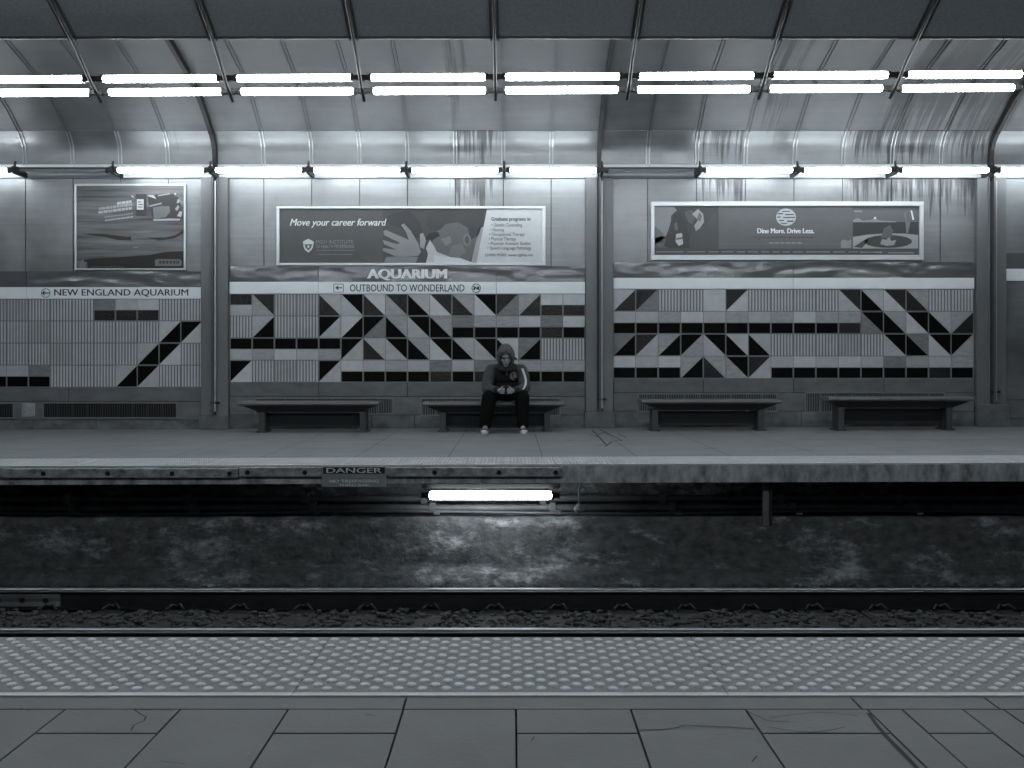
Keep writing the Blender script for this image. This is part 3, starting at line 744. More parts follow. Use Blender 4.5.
a.poly([(386, 257), (405, 256), (418, 257), (416, 263), (384, 263)], 128, 3)
a.poly([(420, 234), (423, 233), (426, 240), (424, 249), (420, 247)], 150, 4)
a.poly([(428, 254), (426, 248), (430, 240), (434, 246), (437, 252), (450, 257), (462, 259), (470, 263), (426, 263)], 188, 5)
a.poly([(434, 255), (446, 257), (460, 258), (474, 263.2), (434, 263.2)], 206, 6)
a.poly([(479, 228), (486, 226), (483, 244), (476, 263.2), (471, 263.2), (475, 246)], 158, 3)
a.build('picture', po)
a = Art(PY); a.poly([(487, 209.2), (542.2, 209.2), (542.2, 263.3), (476.5, 263.3)], 205, 5); blk = a.build('programme_panel', po)
y = PY - 0.0075
text('lettering', 'Move your career forward', X(290.5), X(386.8), Z(228.2), Z(219), y, ink(225), po, 0.28, 0.012)
LN = [('Graduate programs in:', 491.5, 531, 222.3, 217.3, 0.02), ('\u2022 Genetic Counseling', 491.5, 522, 228, 223.4, 0.004), ('\u2022 Nursing', 490.8, 504, 232.6, 228.6, 0.004), ('\u2022 Occupational Therapy', 489.5, 524.5, 237.2, 232.8, 0.004),
      ('\u2022 Physical Therapy', 489, 516, 241.8, 237.4, 0.004), ('\u2022 Physician Assistant Studies', 488.3, 530.5, 246.2, 242, 0.004), ('\u2022 Speech-Language Pathology', 487.5, 531.5, 250.9, 246.5, 0.004), ('LEARN MORE: www.mghihp.edu', 485.2, 533, 257.4, 253.8, 0.01)]
for s, u0, u1, v1, v0, wgt in LN: text('lettering', s, X(u0), X(u1), Z(v1), Z(v0), y, ink(62), po, 0, wgt)
text('lettering', 'MGH INSTITUTE', X(316.5), X(353.5), Z(244), Z(240.3), y, ink(140), po, 0, 0.0)
text('lettering', 'OF HEALTH PROFESSIONS', X(316.5), X(354.5), Z(248.3), Z(245), y, ink(150), po, 0, 0.0)
a = Art(PY); a.rect(316.5, 354.5, 250, 250.5, 140, 2); a.rect(318.5, 352.5, 254, 254.7, 125, 2)
a.poly([(303, 241.5), (308.3, 238.8), (313.8, 241.5), (313, 247), (311.5, 250), (308.3, 252.6), (305, 250), (303.6, 247)], 205, 2)
a.poly([(304.8, 244.2), (312, 244.2), (311.3, 247.5), (308.4, 250.6), (305.4, 247.5)], 92, 3); a.oval(308.4, 246.5, 1.1, 1.4, 205, 4)
a.build('crest', po)
# poster of the right bay
t = thing('poster', (X(786), PY, Z(259.5)), 'wide framed advertising poster with a round emblem and restaurant scenes, in the right bay', 'poster', 'framed posters on the wall')
frame(t, 650.5, 922.5, 202, 260.5, 3.5, 4.2, 4.5, 5.2, D_WALL - 0.002)
a = Art(PY); a.rect(653.5, 919, 206, 255.6, 98, 0.2); po = a.build('poster_print', t)
a = Art(PY)
a.rect(654, 718.5, 206.4, 248.5, 70, 1)
a.poly([(654.3, 207), (674, 207), (677, 210), (671, 216), (671, 224), (666, 236), (662, 240), (654.3, 228)], 150, 2)
a.poly([(654.3, 226), (660, 230), (665, 237), (660, 242), (654.3, 244)], 118, 3); a.poly([(654.3, 238), (662, 236), (670, 240), (682, 248), (654.3, 248)], 92, 3)
a.poly([(664, 246), (669, 228), (673, 214), (680, 212), (684, 220), (688, 232), (690, 248), (668, 248)], 60, 4)
a.poly([(674, 224), (677, 222), (678, 230), (675, 230)], 108, 5)
a.poly([(684, 212), (692, 210), (696, 216), (692, 224), (688, 222)], 92, 4)
a.poly([(692, 214), (698, 209), (703, 214), (704, 222), (700, 228), (696, 231), (694, 226), (698, 220)], 168, 5); a.poly([(699, 212), (702, 216), (700, 222), (697, 219)], 110, 6)
a.poly([(676, 234), (682, 233), (683, 244), (679, 246), (675.5, 242)], 200, 6); a.poly([(676, 238), (682.5, 237), (682.6, 239), (676.2, 240)], 110, 7)
a.poly([(688, 248), (692, 230), (704, 226), (716, 212), (718, 248)], 78, 3)
a.rect(852.5, 918.3, 206.4, 248.5, 84, 1); a.rect(853, 918, 222, 236, 54, 2); a.rect(853, 918, 210, 222, 100, 2)
a.rect(854, 862, 210.5, 212, 140, 3); a.poly([(853, 220), (858, 218), (863, 221), (870, 220), (875, 218.5), (880, 220.5), (896, 221.2), (896, 222.2), (853, 222.2)], 140, 3); a.oval(875, 218, 1.2, 1.2, 220, 4, 8)
a.poly([(853, 248.5), (853, 237), (866, 234.8), (886, 233.4), (905, 233.6), (918, 235), (918, 248.5)], 158, 3)
a.oval(888, 241.5, 24, 6.5, 62, 4); a.poly([(853.5, 247), (864, 240), (870, 238.5), (862, 248)], 70, 4)
a.poly([(880, 244), (882, 239), (886, 240), (889, 237), (891, 241), (896, 240), (894, 245), (887, 246)], 150, 5)
a.poly([(881, 238), (884, 228), (890, 225), (893, 231), (891, 238)], 92, 5)
a.poly([(910.5, 210.5), (912, 210.5), (914, 219.5), (912.5, 220)], 226, 4); a.poly([(904, 212), (906, 212), (907, 222), (910, 222), (909, 212), (910, 212), (910, 224), (908, 233), (906, 233), (905.5, 224)], 118, 4)
a.rect(653.8, 918.6, 248.6, 255.2, 76, 2)
a.poly([(841, 248), (841, 241), (844, 239.5), (848, 241), (851, 239), (851, 248)], 138, 2)
a.rect(718.5, 852.5, 243.6, 244.1, 112, 1)
u = 656
for wd in (28, 18, 10, 12, 8, 10, 8, 7, 7, 10, 24, 12, 10, 14): a.rect(u, u + wd, 251.3, 252.4, 128, 3); u += wd + 3.2
a.rect(860, 882, 251.6, 253, 150, 3); a.rect(888, 914, 252, 253.4, 132, 3)
a.build('picture', po)
a = Art(PY); a.oval(786, 217.2, 9.9, 8.6, 190, 2, 28); 
for (u0, u1, v0, v1) in ((777.5, 783, 213, 214.4), (785, 794, 214, 215.2), (777, 781, 216.5, 217.7), (783, 795, 217, 218.2), (779, 784, 220, 221.2), (787, 793.5, 220.4, 222), (782, 790, 211, 212), (781, 787, 223, 224)): a.rect(u0, u1, v0, v1, 88, 3)
a.build('round_emblem', po)
text('lettering', 'Dine More. Drive Less.', X(757), X(813.5), Z(233.6), Z(228.6), y, ink(236), po, 0, 0.03)
a = Art(PY); 
for q in range(14): a.rect(754 + q * 4.3, 757.2 + q * 4.3, 236.6, 238, 74, 2)
for q in range(6): a.rect(769 + q * 5.6, 773.6 + q * 5.6, 242.2, 243.6, 140, 2)
a.build('small_print', po)
# poster of the left bay
t = thing('poster', (X(131), PY, Z(270)), 'nearly square framed poster of streaked traffic at the left', 'poster', 'framed posters on the wall')
frame(t, 75.5, 186.5, 184.3, 270.3, 2, 2, 2, 1.8, D_WALL - 0.002, 0.04)
M_blur = mat('streaked_print', 98, 0.4, 0, 0.85, (0.5, 1, 9), 0, 60, detail=3)
b = MB(); b.box(X(77), X(185), PY - 0.0003, PY + 0.02, Z(269), Z(185.5)); po = b.build('poster_print', M_blur, t)
a = Art(PY)
a.poly([(78, 261), (95, 258.5), (120, 257), (150, 255), (165, 252), (184, 251), (184, 268.6), (88, 268.6), (87, 262)], 24, 1)
a.poly([(81, 233.5), (105, 234), (128, 237), (131, 236), (131, 240.5), (118, 240), (104, 237), (90, 235)], 36, 1); a.poly([(146, 237.5), (165, 237.6), (176, 235), (184, 229), (184, 233), (174, 238.5), (160, 240.5)], 38, 1)
a.rect(136, 146.5, 194, 216, 56, 1); a.rect(136.8, 143.7, 199.2, 209.7, 214, 2)
for (u0, u1, vv) in ((138, 141.5, 201.5), (138.5, 143, 204), (138, 142.5, 206.6)): a.rect(u0, u1, vv, vv + 0.9, 96, 3)
for q, (u0, u1, v0, hh, gg) in enumerate(((117, 133, 202.2, 2.6, 200), (99, 133, 207.5, 2.6, 170), (98.5, 133.5, 211.2, 2.6, 180), (104.5, 133, 216.5, 1.3, 150), (105, 133, 219.8, 1.4, 176))):
    x = u0; sl = -0.13; rr = random.Random(q)
    while x < u1 - 1.5:
        ww = min(rr.uniform(1.5, 4.5), u1 - x); z0 = v0 + sl * (x - u0); a.poly([(x, z0), (x + ww, z0 + sl * ww), (x + ww, z0 + sl * ww + hh), (x, z0 + hh)], gg, 2); x += ww + 0.55
a.poly([(148, 197), (158, 194), (172, 193.5), (178, 197), (181, 205), (182, 214), (178, 219), (158, 219.5), (152, 217), (149, 206)], 60, 1)
a.poly([(153, 207.5), (162, 206), (169.5, 206.2), (170, 212), (166, 217), (154, 219)], 118, 2)
a.poly([(153, 219.3), (170, 218.5), (180, 218.8), (180, 220.4), (154, 220.8)], 180, 3); a.poly([(149, 205.5), (161.5, 202.6), (162, 204), (150, 207)], 158, 3)
a.poly([(148, 195), (154, 195.5), (156.5, 199), (149, 196.5)], 190, 3); a.poly([(158, 195), (170, 193.2), (170, 194.3), (158, 196.2)], 160, 3); a.poly([(174.6, 193), (176, 193), (176, 195), (174.6, 195)], 190, 3)
a.poly([(178, 199), (180, 200), (179, 203), (176.5, 203)], 170, 3); a.poly([(177, 216), (180, 211), (182.5, 212), (181, 217)], 178, 3); a.poly([(175, 209), (178, 205), (179.6, 207), (177, 211)], 160, 3); a.poly([(131, 195), (133, 196), (134.5, 198.5), (132, 197)], 200, 2)
a.rect(133, 150, 231.8, 232.4, 128, 1); a.rect(133, 154, 240.3, 240.9, 120, 1); a.rect(133, 138, 247.4, 248, 150, 1)
a.poly([(155, 260), (157, 259), (180, 259.3), (182, 262), (181, 266), (155, 266)], 112, 2)
for q in range(6): a.rect(159 + q * 3.5, 161.6 + q * 3.5, 260.8, 263.6, 60, 3)
for q in range(9): a.rect(91 + q * 3.7, 93.8 + q * 3.7, 266.3, 267.5, 76, 2)
a.poly([(79, 268), (80, 262), (83, 259), (85, 264), (86, 268)], 120, 2)
a.build('picture', po)

# ------------------------------------------------------------------ far platform front: edge boards, danger sign, pipes, tube
def edge_board(u0, u1, bolts, label):
    y1 = PE - 0.002; x0, x1 = X(u0, PE), X(u1, PE); xm = (x0 + x1) / 2
    t = thing('edge_board', (xm, y1, fz(xm) - 0.085), label, 'edge board', 'bolted boards on the platform edge')
    b = MB(); b.box(x0, x1, y1 - 0.05, y1, fz(xm) - 0.088, fz(xm) - 0.006); b.build('board', M_board, t, bevel=0.006)
    for u in bolts:
        b = MB(); x = X(u, PE); n = 10
        b.prism([(x + 0.022 * math.cos(2 * PI * i / n), fz(xm) - 0.05 + 0.022 * math.sin(2 * PI * i / n)) for i in range(n)], y1 - 0.053, y1 - 0.045); b.build('bolt', M_gap, t)
edge_board(-90, 239, (-20, 46, 110, 174, 231), 'weathered bolted edge board along the far platform, left length')
edge_board(240.5, 562, (249, 306, 435, 499, 555.5), 'weathered bolted edge board behind the danger sign on the far platform edge')
ys = PE - 0.056
t = thing('danger_sign', (X(354.5, ys), ys, Z(487, ys)), 'small grey warning sign reading danger, hung on the far platform edge', 'sign')
b = MB(); b.box(X(321.8, ys), X(386.5, ys), ys - 0.012, ys, Z(487, ys), Z(466.4, ys)); pl = b.build('plate', M_sign, t, bevel=0.004)
b = MB(); b.box(X(323.5, ys), X(385, ys), ys - 0.014, ys - 0.012, Z(473.6, ys), Z(467.3, ys)); b.build('header', M_black, t)
M_dl = mat('worn_letter', 205, 0.6, 0, 0.3, (30, 30, 30))
yy = ys - 0.017
text('lettering', 'DANGER', X(326.5, yy), X(381.5, yy), Z(472.9, yy), Z(468, yy), yy, M_dl, pl, 0, 0.03)
M_dl2 = mat('faded_letter', 205, 0.6, 0, 0.3, (30, 30, 30))
yy = ys - 0.0145
text('lettering', 'NO TRESPASSING', X(329.5, yy), X(378.5, yy), Z(482.6, yy), Z(479.7, yy), yy, M_dl2, pl, 0, 0.05)
text('lettering', 'THIRD RAIL', X(339, yy), X(370, yy), Z(486.2, yy), Z(483.8, yy), yy, M_dl2, pl, 0, 0.05)

t = lamp('fluorescent_lamp', X(419, 9.62), X(562, 9.62), 9.62, Z(495.3, 9.62), 0.041, M_tube_p, 'single lit fluorescent tube under the edge of the far platform', 'lamp under the platform', 0, 0.07)
b = MB(); xx0, xx1, zz = X(421, 9.62), X(560, 9.62), Z(495.3, 9.62); b.box(xx0, xx1, 9.66, 9.72, zz + 0.06, zz + 0.10)
for x in (xx0 + 0.02, xx1 - 0.06): b.box(x, x + 0.04, 9.66, 9.70, zz + 0.1, -0.152 + fz(x))
b.build('channel', M_ribl, t)
def run(name, v, y, r, label, cat='pipe', sag=0.0):
    z = Z(v, y); b = MB(); P = []
    for k in range(41):
        x = XL + (XR - XL) * k / 40; P.append((x, y, z + sag * math.sin(x * 1.3 + v) + 0.0015 * x))
    b.tube(P, r, 10)
    for k in range(-8, 9):
        x = k * 1.17 + v * 0.01; b.box(x - 0.03, x + 0.03, y - r * 1.3, y + r * 1.4, z - r * 1.5, z + r * 1.5)
    tag(b.build(name, M_conduit), label, cat, 'pipes under the far platform')
run('conduit_pipe', 498.5, 10.15, 0.032, 'upper dirty conduit pipe in the recess under the far platform')
run('conduit_pipe', 507.5, 10.05, 0.034, 'lower dirty conduit pipe in the recess under the far platform', sag=0.004)
run('power_cable', 512.3, 9.98, 0.013, 'thin sagging cable lying under the two pipes below the far platform', 'cable', sag=0.012)
# hanging bracket post and the cable drop with its junction
t = thing('hanging_post', (X(766, 9.5), 9.5, Z(525, 9.5)), 'short flat steel post hanging below the platform edge on the right', 'post')
b = MB(); b.box(X(762.3, 9.5), X(769, 9.5), 9.48, 9.52, Z(525, 9.5), -0.15 + fz(2.3)); b.build('plate', M_conduit, t, bevel=0.004)
b = MB(); b.box(X(769, 9.5), X(770.6, 9.5), 9.44, 9.54, Z(525, 9.5), -0.15 + fz(2.3)); b.build('flange', M_ribl, t)
t = thing('cable_drop', (X(579, 9.45), 9.45, Z(514, 9.45)), 'thin vertical cable with a small cap hanging right of the lit tube under the platform', 'cable')
b = MB(); x = X(579, 9.45); b.tube([(x + 0.02, PE + 0.02 + 0.10, -0.158), (x, 9.45, -0.24), (x, 9.45, Z(506, 9.45))], 0.008, 8); b.build('cable', M_conduit, t)
b = MB(); b.tube([(x, 9.45, Z(503.5, 9.45)), (x, 9.45, Z(508, 9.45)), (x, 9.45, Z(510, 9.45)), (x, 9.45, Z(513.5, 9.45))], 0.02, 10, 0, True, [0.012, 0.048, 0.05, 0.02]); b.build('junction_cap', M_grille, t)

# ------------------------------------------------------------------ rails, ties, ballast
RZ = -0.98
R1, R2 = 8.74, 7.42
def rail(y, label, joint=None):
    t = thing('rail', (0, y, RZ - 0.17), label, 'rail', 'running rails of the far track')
    web = [(y - 0.035, RZ - 0.006), (y - 0.036, RZ - 0.035), (y - 0.010, RZ - 0.052), (y - 0.009, RZ - 0.135), (y - 0.07, RZ - 0.158), (y - 0.07, RZ - 0.17),
           (y + 0.07, RZ - 0.17), (y + 0.07, RZ - 0.158), (y + 0.009, RZ - 0.135), (y + 0.010, RZ - 0.052), (y + 0.036, RZ - 0.035), (y + 0.035, RZ - 0.006)]
    b = MB(); b.extr(web, XL, XR); b.build('rail_web', M_rail, t)
    b = MB(); b.extr([(y - 0.040, RZ - 0.034), (y - 0.037, RZ - 0.018), (y - 0.029, RZ - 0.007), (y - 0.018, RZ - 0.001), (y + 0.018, RZ - 0.001), (y + 0.029, RZ - 0.007), (y + 0.037, RZ - 0.018), (y + 0.040, RZ - 0.034)], XL, XR, 0, True); b.build('railhead', M_railtop, t)
    if joint is not None:
        b = MB(); b.extr([(y - 0.038, RZ - 0.045), (y - 0.038, RZ - 0.075), (y - 0.03, RZ - 0.11), (y - 0.045, RZ - 0.145), (y - 0.01, RZ - 0.14), (y - 0.01, RZ - 0.05)], joint - 0.9, joint)
        j = b.build('joint_bar', M_conduit, t)
        for k in range(4):
            b = MB(); x = joint - 0.12 - 0.2 * k; b.prism([(x + 0.02 * math.cos(i * PI / 3), RZ - 0.09 + 0.02 * math.sin(i * PI / 3)) for i in range(6)], y - 0.06, y - 0.03); b.build('bolt', M_rail, j)
rail(R1, 'farther running rail with bright worn top and a joint bar at its left end', X(62, R1))
rail(R2, 'nearer running rail just beyond the tactile paving')
GZ = RZ - 0.17
def make_tie(x, label):
    t = thing('rail_tie', (x, 8.08, GZ), label, 'rail tie', 'ties under the far track')
    b = MB(); b.box(x - 0.115, x + 0.115, 6.9, 9.35, GZ - 0.06, GZ - 0.001); b.build('tie', M_tie, t, bevel=0.008)
    for y in (R1, R2):
        b = MB()
        b.box(x - 0.09, x + 0.09, y - 0.18, y + 0.18, GZ - 0.001, GZ + 0.006)
        pl = b.build('tie_plate', M_rail, t)
        for s in (-1, 1):
            b = MB()
            if s < 0: b.tube([(x - 0.06, y - 0.15, GZ + 0.02), (x - 0.02, y - 0.10, GZ + 0.05), (x + 0.02, y - 0.075, GZ + 0.03), (x + 0.05, y - 0.12, GZ + 0.06), (x + 0.09, y - 0.14, GZ + 0.02)], 0.012, 6)
            else: b.tube([(x - 0.05, y + 0.14, GZ + 0.02), (x, y + 0.085, GZ + 0.045), (x + 0.05, y + 0.12, GZ + 0.03)], 0.012, 6)
            b.build('rail_clip', M_rail, pl)
    return t
xt = [X(107 + 64.3 * k, 8.55) for k in range(-2, 15)]
t0 = None
for k, x in enumerate(xt):
    lb = 'weathered tie half covered by ballast between the rails, %s from the left' % ORD[k]
    if t0 is None: t0 = make_tie(x, lb)
    else: dup(t0, (x, 8.08, GZ), lb)
mb = MB(); rng = random.Random(3)
ico = bmesh.new(); bmesh.ops.create_icosphere(ico, subdivisions=1, radius=1)
IV = [v.co.copy() for v in ico.verts]; IFc = [[v.index for v in f.verts] for f in ico.faces]; ico.free()
def stone(x, y, z, r):
    a = rng.uniform(0, 6.28); ca, sa = math.cos(a), math.sin(a); sx, sy, sz = r * rng.uniform(0.8, 1.5), r * rng.uniform(0.7, 1.2), r * rng.uniform(0.5, 0.95)
    vs = []
    for v in IV:
        k = rng.uniform(0.75, 1.2); p = Vector((v.x * sx * k, v.y * sy * k, v.z * sz * k)); vs.append((x + p.x * ca - p.y * sa, y + p.x * sa + p.y * ca, z + p.z))
    mb.add(vs, IFc, 0, False)
for _ in range(9000):
    x = rng.uniform(-5.0, 5.0); y = rng.uniform(7.52, 9.6)
    if abs(y - R1) < 0.10 or abs(y - R2) < 0.10: continue
    d = min(abs(x - q) for q in xt)
    if d < 0.115 and rng.random() < 0.3: continue
    if d < 0.14 and (abs(y - R1) < 0.2 or abs(y - R2) < 0.2): continue
    r = rng.uniform(0.018, 0.036)
    stone(x, y, GZ + rng.uniform(-0.03, 0.012), r)
tag(mb.build('ballast', M_bal), 'dark crushed stone ballast between and beside the rails', 'ballast', None, 'stuff')

# ------------------------------------------------------------------ the seated person
from mathutils.bvhtree import BVHTree
def blob(name, mb, m, parent, voxel, smooth=4):
    """fuse the overlapping volumes of mb into one continuous skin"""
    ob = mb.build(name, m, parent)
    r = ob.modifiers.new('r', 'REMESH'); r.mode = 'VOXEL'; r.voxel_size = voxel; r.use_smooth_shade = True
    if smooth:
        s = ob.modifiers.new('s', 'SMOOTH'); s.factor = 0.5; s.iterations = smooth
    dg = bpy.context.evaluated_depsgraph_get(); dg.update()
    me = bpy.data.meshes.new_from_object(ob.evaluated_get(dg)); me.name = name
    ob.modifiers.clear(); old = ob.data; ob.data = me; bpy.data.meshes.remove(old)
    me.materials.clear(); me.materials.append(m)
    for p in me.polygons: p.use_smooth = True; p.material_index = 0
    return ob
def limb(mb, pts, n=14):
    """tapering limb: (x,y,z,r) joints, ball at each joint"""
    for a, b in zip(pts[:-1], pts[1:]):
        k = 5; P = []; R = []
        for q in range(k + 1):
            t = q / k; P.append(tuple(a[i] + (b[i] - a[i]) * t for i in range(3))); R.append(a[3] + (b[3] - a[3]) * t)
        mb.tube(P, 0, n, 0, True, R)
    for a in pts: mb.ell(a[:3], (a[3],) * 3, 0, n, 8)

M_skin = mat('skin', 132, 0.55, 0, 0.08, (20, 20, 20))
M_jacket = mat('jacket_dark_cloth', 30, 0.85, 0, 0.25, (14, 14, 14), 0.3, 60)
M_sleeve = mat('jacket_sleeve_cloth', 62, 0.85, 0, 0.2, (14, 14, 14), 0.3, 60)
M_hood = mat('hood_cloth', 78, 0.85, 0, 0.18, (16, 16, 16), 0.3, 60)
M_trous = mat('black_trousers', 9, 0.85, 0, 0.25, (12, 12, 12), 0.3, 50, 0.15)
M_shoe = mat('dark_shoe', 24, 0.6, 0, 0.15)
M_sole = mat('white_shoe_rubber', 205, 0.5, 0, 0.06)
M_strap = mat('white_stripe', 190, 0.6, 0, 0.1)
M_print = mat('faded_print', 120, 0.7, 0, 0.25, (60, 60, 60))
M_eye = mat('dark_eye', 14, 0.3)
M_lip = mat('lips', 84, 0.5)
M_phone = mat('phone_shell', 26, 0.3)

PX = -0.08
per = thing('person', (PX, 13.95, ZS), 'person in a dark hooded jacket seated on a bench, leaning over a phone', 'person')
HC = Vector((PX - 0.003, 13.63, 1.012)); ta = math.radians(24)
fw = Vector((0.03, -math.cos(ta), -math.sin(ta))).normalized(); rt = Vector((1, 0.03, 0)).normalized(); up = rt.cross(fw) * -1
up = fw.cross(rt); up = up if up.z > 0 else -up
def H(x, y, z): return tuple(HC + rt * x + fw * y + up * z)
HR = Matrix((rt, fw, up)).transposed()
def hell(mb, c, r, mi=0, nu=14, nv=10):
    mb.ell(H(*c), r, mi, nu, nv, lambda q, d: HR @ Vector((d.x * r[0], d.y * r[1], d.z * r[2])))
sh = [(-0.275, 13.87, 0.825), (0.12, 13.87, 0.825)]
el = [(-0.335, 13.70, 0.58), (0.172, 13.70, 0.59)]
wr = [(-0.185, 13.47, 0.575), (0.028, 13.47, 0.575)]
PC = Vector((PX + 0.001, 13.395, 0.562))
hipp = [(-0.19, 14.02, 0.50), (0.05, 14.02, 0.50)]
kn = [(-0.297, 13.57, 0.475), (0.128, 13.57, 0.475)]
an = [(-0.352, 13.575, 0.10), (0.143, 13.575, 0.10)]
# body: head with face, neck, trunk, arms, hands and legs in one skin
b = MB()
hell(b, (0, -0.005, 0.02), (0.076, 0.096, 0.105)); hell(b, (0, 0.02, -0.035), (0.064, 0.078, 0.085))
hell(b, (0, 0.062, -0.098), (0.034, 0.034, 0.026)); hell(b, (0, 0.104, -0.018), (0.013, 0.02, 0.030)); hell(b, (0, 0.115, -0.036), (0.017, 0.014, 0.011))
hell(b, (0, 0.083, 0.030), (0.054, 0.016, 0.011)); hell(b, (0, 0.095, -0.062), (0.026, 0.010, 0.006)); hell(b, (0, 0.093, -0.074), (0.022, 0.010, 0.007))
for s in (-1, 1):
    hell(b, (s * 0.045, 0.062, -0.028), (0.026, 0.024, 0.022)); hell(b, (s * 0.078, -0.005, -0.005), (0.010, 0.024, 0.032))
limb(b, [H(0, -0.02, -0.05) + (0.055,), (PX, 13.80, 0.90, 0.06), (PX, 13.88, 0.82, 0.10), (PX, 13.96, 0.68, 0.12), (PX + 0.01, 14.02, 0.53, 0.12)])
for i, s in ((0, -1), (1, 1)):
    limb(b, [(PX, 13.88, 0.83, 0.07), sh[i] + (0.055,), el[i] + (0.042,), wr[i] + (0.028,)], 12)
    limb(b, [(PX, 14.02, 0.52, 0.09), hipp[i] + (0.075,), kn[i] + (0.055,), an[i] + (0.036,), (an[i][0], 13.47, 0.055, 0.034)], 12)
    pc = PC + Vector((s * 0.074, 0.028, -0.002))
    limb(b, [wr[i] + (0.027,), tuple(pc) + (0.030,), tuple(PC + Vector((s * 0.058, 0.012, 0.006))) + (0.026,)], 12)
    b.ell(tuple(pc + Vector((-s * 0.008, -0.004, 0))), (0.030, 0.024, 0.040))
    for k in range(4):
        L = (0.92, 1.0, 0.96, 0.8)[k]; zz = 0.036 - 0.0215 * k
        r0 = (0.0098, 0.0102, 0.0098, 0.0085)[k]
        base = PC + Vector((s * 0.060, 0.002, zz)); kn1 = PC + Vector((s * 0.054, -0.026, zz + 0.002))
        kn2 = PC + Vector((s * (0.054 - 0.022 * L), -0.033, zz - 0.001)); tip = PC + Vector((s * (0.054 - 0.038 * L), -0.023, zz - 0.004))
        limb(b, [tuple(base) + (r0 + 0.001,), tuple(kn1) + (r0,), tuple(kn2) + (r0 * 0.92,), tuple(tip) + (r0 * 0.82,)], 8)
    limb(b, [tuple(PC + Vector((s * 0.072, 0.03, 0.022))) + (0.014,), tuple(PC + Vector((s * 0.055, 0.034, 0.05))) + (0.011,), tuple(PC + Vector((s * 0.028, 0.03, 0.062))) + (0.009,)], 8)
body = blob('body', b, M_skin, per, 0.0055, 2)
b = MB()
for s in (-1, 1): hell(b, (s * 0.030, 0.083, 0.012), (0.013, 0.010, 0.006), 0, 12, 8)
b2 = MB(); hell(b2, (-0.030, 0.083, 0.012), (0.013, 0.011, 0.007)); e = b2.build('eye', M_eye, body)
b2 = MB(); hell(b2, (0.030, 0.083, 0.012), (0.013, 0.011, 0.007)); e = b2.build('eye', M_eye, body)
b2 = MB(); hell(b2, (0, 0.099, -0.068), (0.024, 0.008, 0.004)); b2.build('mouth', M_lip, body)
for s in (-1, 1):
    b2 = MB(); hell(b2, (s * 0.031, 0.094, 0.034), (0.020, 0.006, 0.004)); b2.build('eyebrow', M_eye, body)
# jacket trunk
b = MB()
b.ell((PX, 14.0, 0.56), (0.205, 0.165, 0.10)); b.ell((PX, 13.97, 0.66), (0.195, 0.155, 0.13)); b.ell((PX - 0.003, 13.90, 0.76), (0.205, 0.15, 0.12)); b.ell((PX - 0.003, 13.86, 0.815), (0.215, 0.125, 0.085))
b.ell((PX, 13.80, 0.86), (0.115, 0.10, 0.07))
jk = blob('jacket', b, M_jacket, per, 0.014, 6)
for i, s in ((0, -1), (1, 1)):
    b = MB(); S, E, Wp = Vector(sh[i]), Vector(el[i]), Vector(wr[i])
    u1 = S.lerp(E, 0.4) + Vector((s * 0.015, 0, 0.01))
    limb(b, [tuple(S + Vector((-s * 0.06, 0, 0.0))) + (0.09,), tuple(S) + (0.088,), tuple(u1) + (0.084,), tuple(E) + (0.072,), tuple(E.lerp(Wp, 0.55)) + (0.056,), tuple(Wp + Vector((s * 0.01, 0.01, 0))) + (0.044,)])
    sl = blob('sleeve', b, M_sleeve, jk, 0.014, 5); sl['label'] = 'grey jacket sleeve'
    b = MB(); limb(b, [tuple(Wp + Vector((s * 0.022, 0.014, 0.0))) + (0.047,), tuple(Wp + Vector((s * 0.0, 0.0, 0))) + (0.043,)], 14); blob('cuff', b, M_jacket, sl, 0.009, 2)
    if s > 0: right_sleeve = sl
# hood: an open shell around the head, then a soft collar
hb = MB(); hc = (0, -0.012, 0.0); hr = (0.108, 0.130, 0.158)
bm = bmesh.new(); bmesh.ops.create_uvsphere(bm, u_segments=32, v_segments=24, radius=1)
for f in list(bm.faces):
    d = f.calc_center_median().normalized()
    if d.y > 0.30 and (d.x / 0.70) ** 2 + ((d.z + 0.12) / 0.72) ** 2 < 1.0: bm.faces.remove(f)
for v in bm.verts:
    d = v.co.copy(); k = 1.0
    if d.z > 0.4: k = 1.0 - 0.03 * (d.z - 0.4)
    q = Vector((d.x * hr[0] * (1.0 if d.z < 0.2 else 1.0 - 0.12 * (d.z - 0.2)), d.y * hr[1] * k, d.z * hr[2]))
    n_ = noise.noise(d * 3.0) * 0.006
    v.co = Vector(H(*(q + d * n_ + Vector(hc))))
bm.verts.ensure_lookup_table()
idx = {v: i for i, v in enumerate([v for v in bm.verts if v.link_faces])}
hb.add([tuple(v.co) for v in idx], [[idx[v] for v in f.verts] for f in bm.faces], 0, True); bm.free()
hood = hb.build('hood', M_hood, jk); so = hood.modifiers.new('thick', 'SOLIDIFY'); so.thickness = 0.016; so.offset = -1
sb = hood.modifiers.new('sub', 'SUBSURF'); sb.levels = 1; sb.render_levels = 1
hood['label'] = 'grey hood pulled up over the head'
b = MB()
pts = []
for k in range(17):
    a = 2 * PI * k / 16; pts.append((PX + 0.118 * math.cos(a), 13.755 + 0.10 * math.sin(a), 0.873 + 0.035 * math.sin(a)))
b.tube(pts, 0.034, 10); cl = b.build('collar', M_jacket, jk)
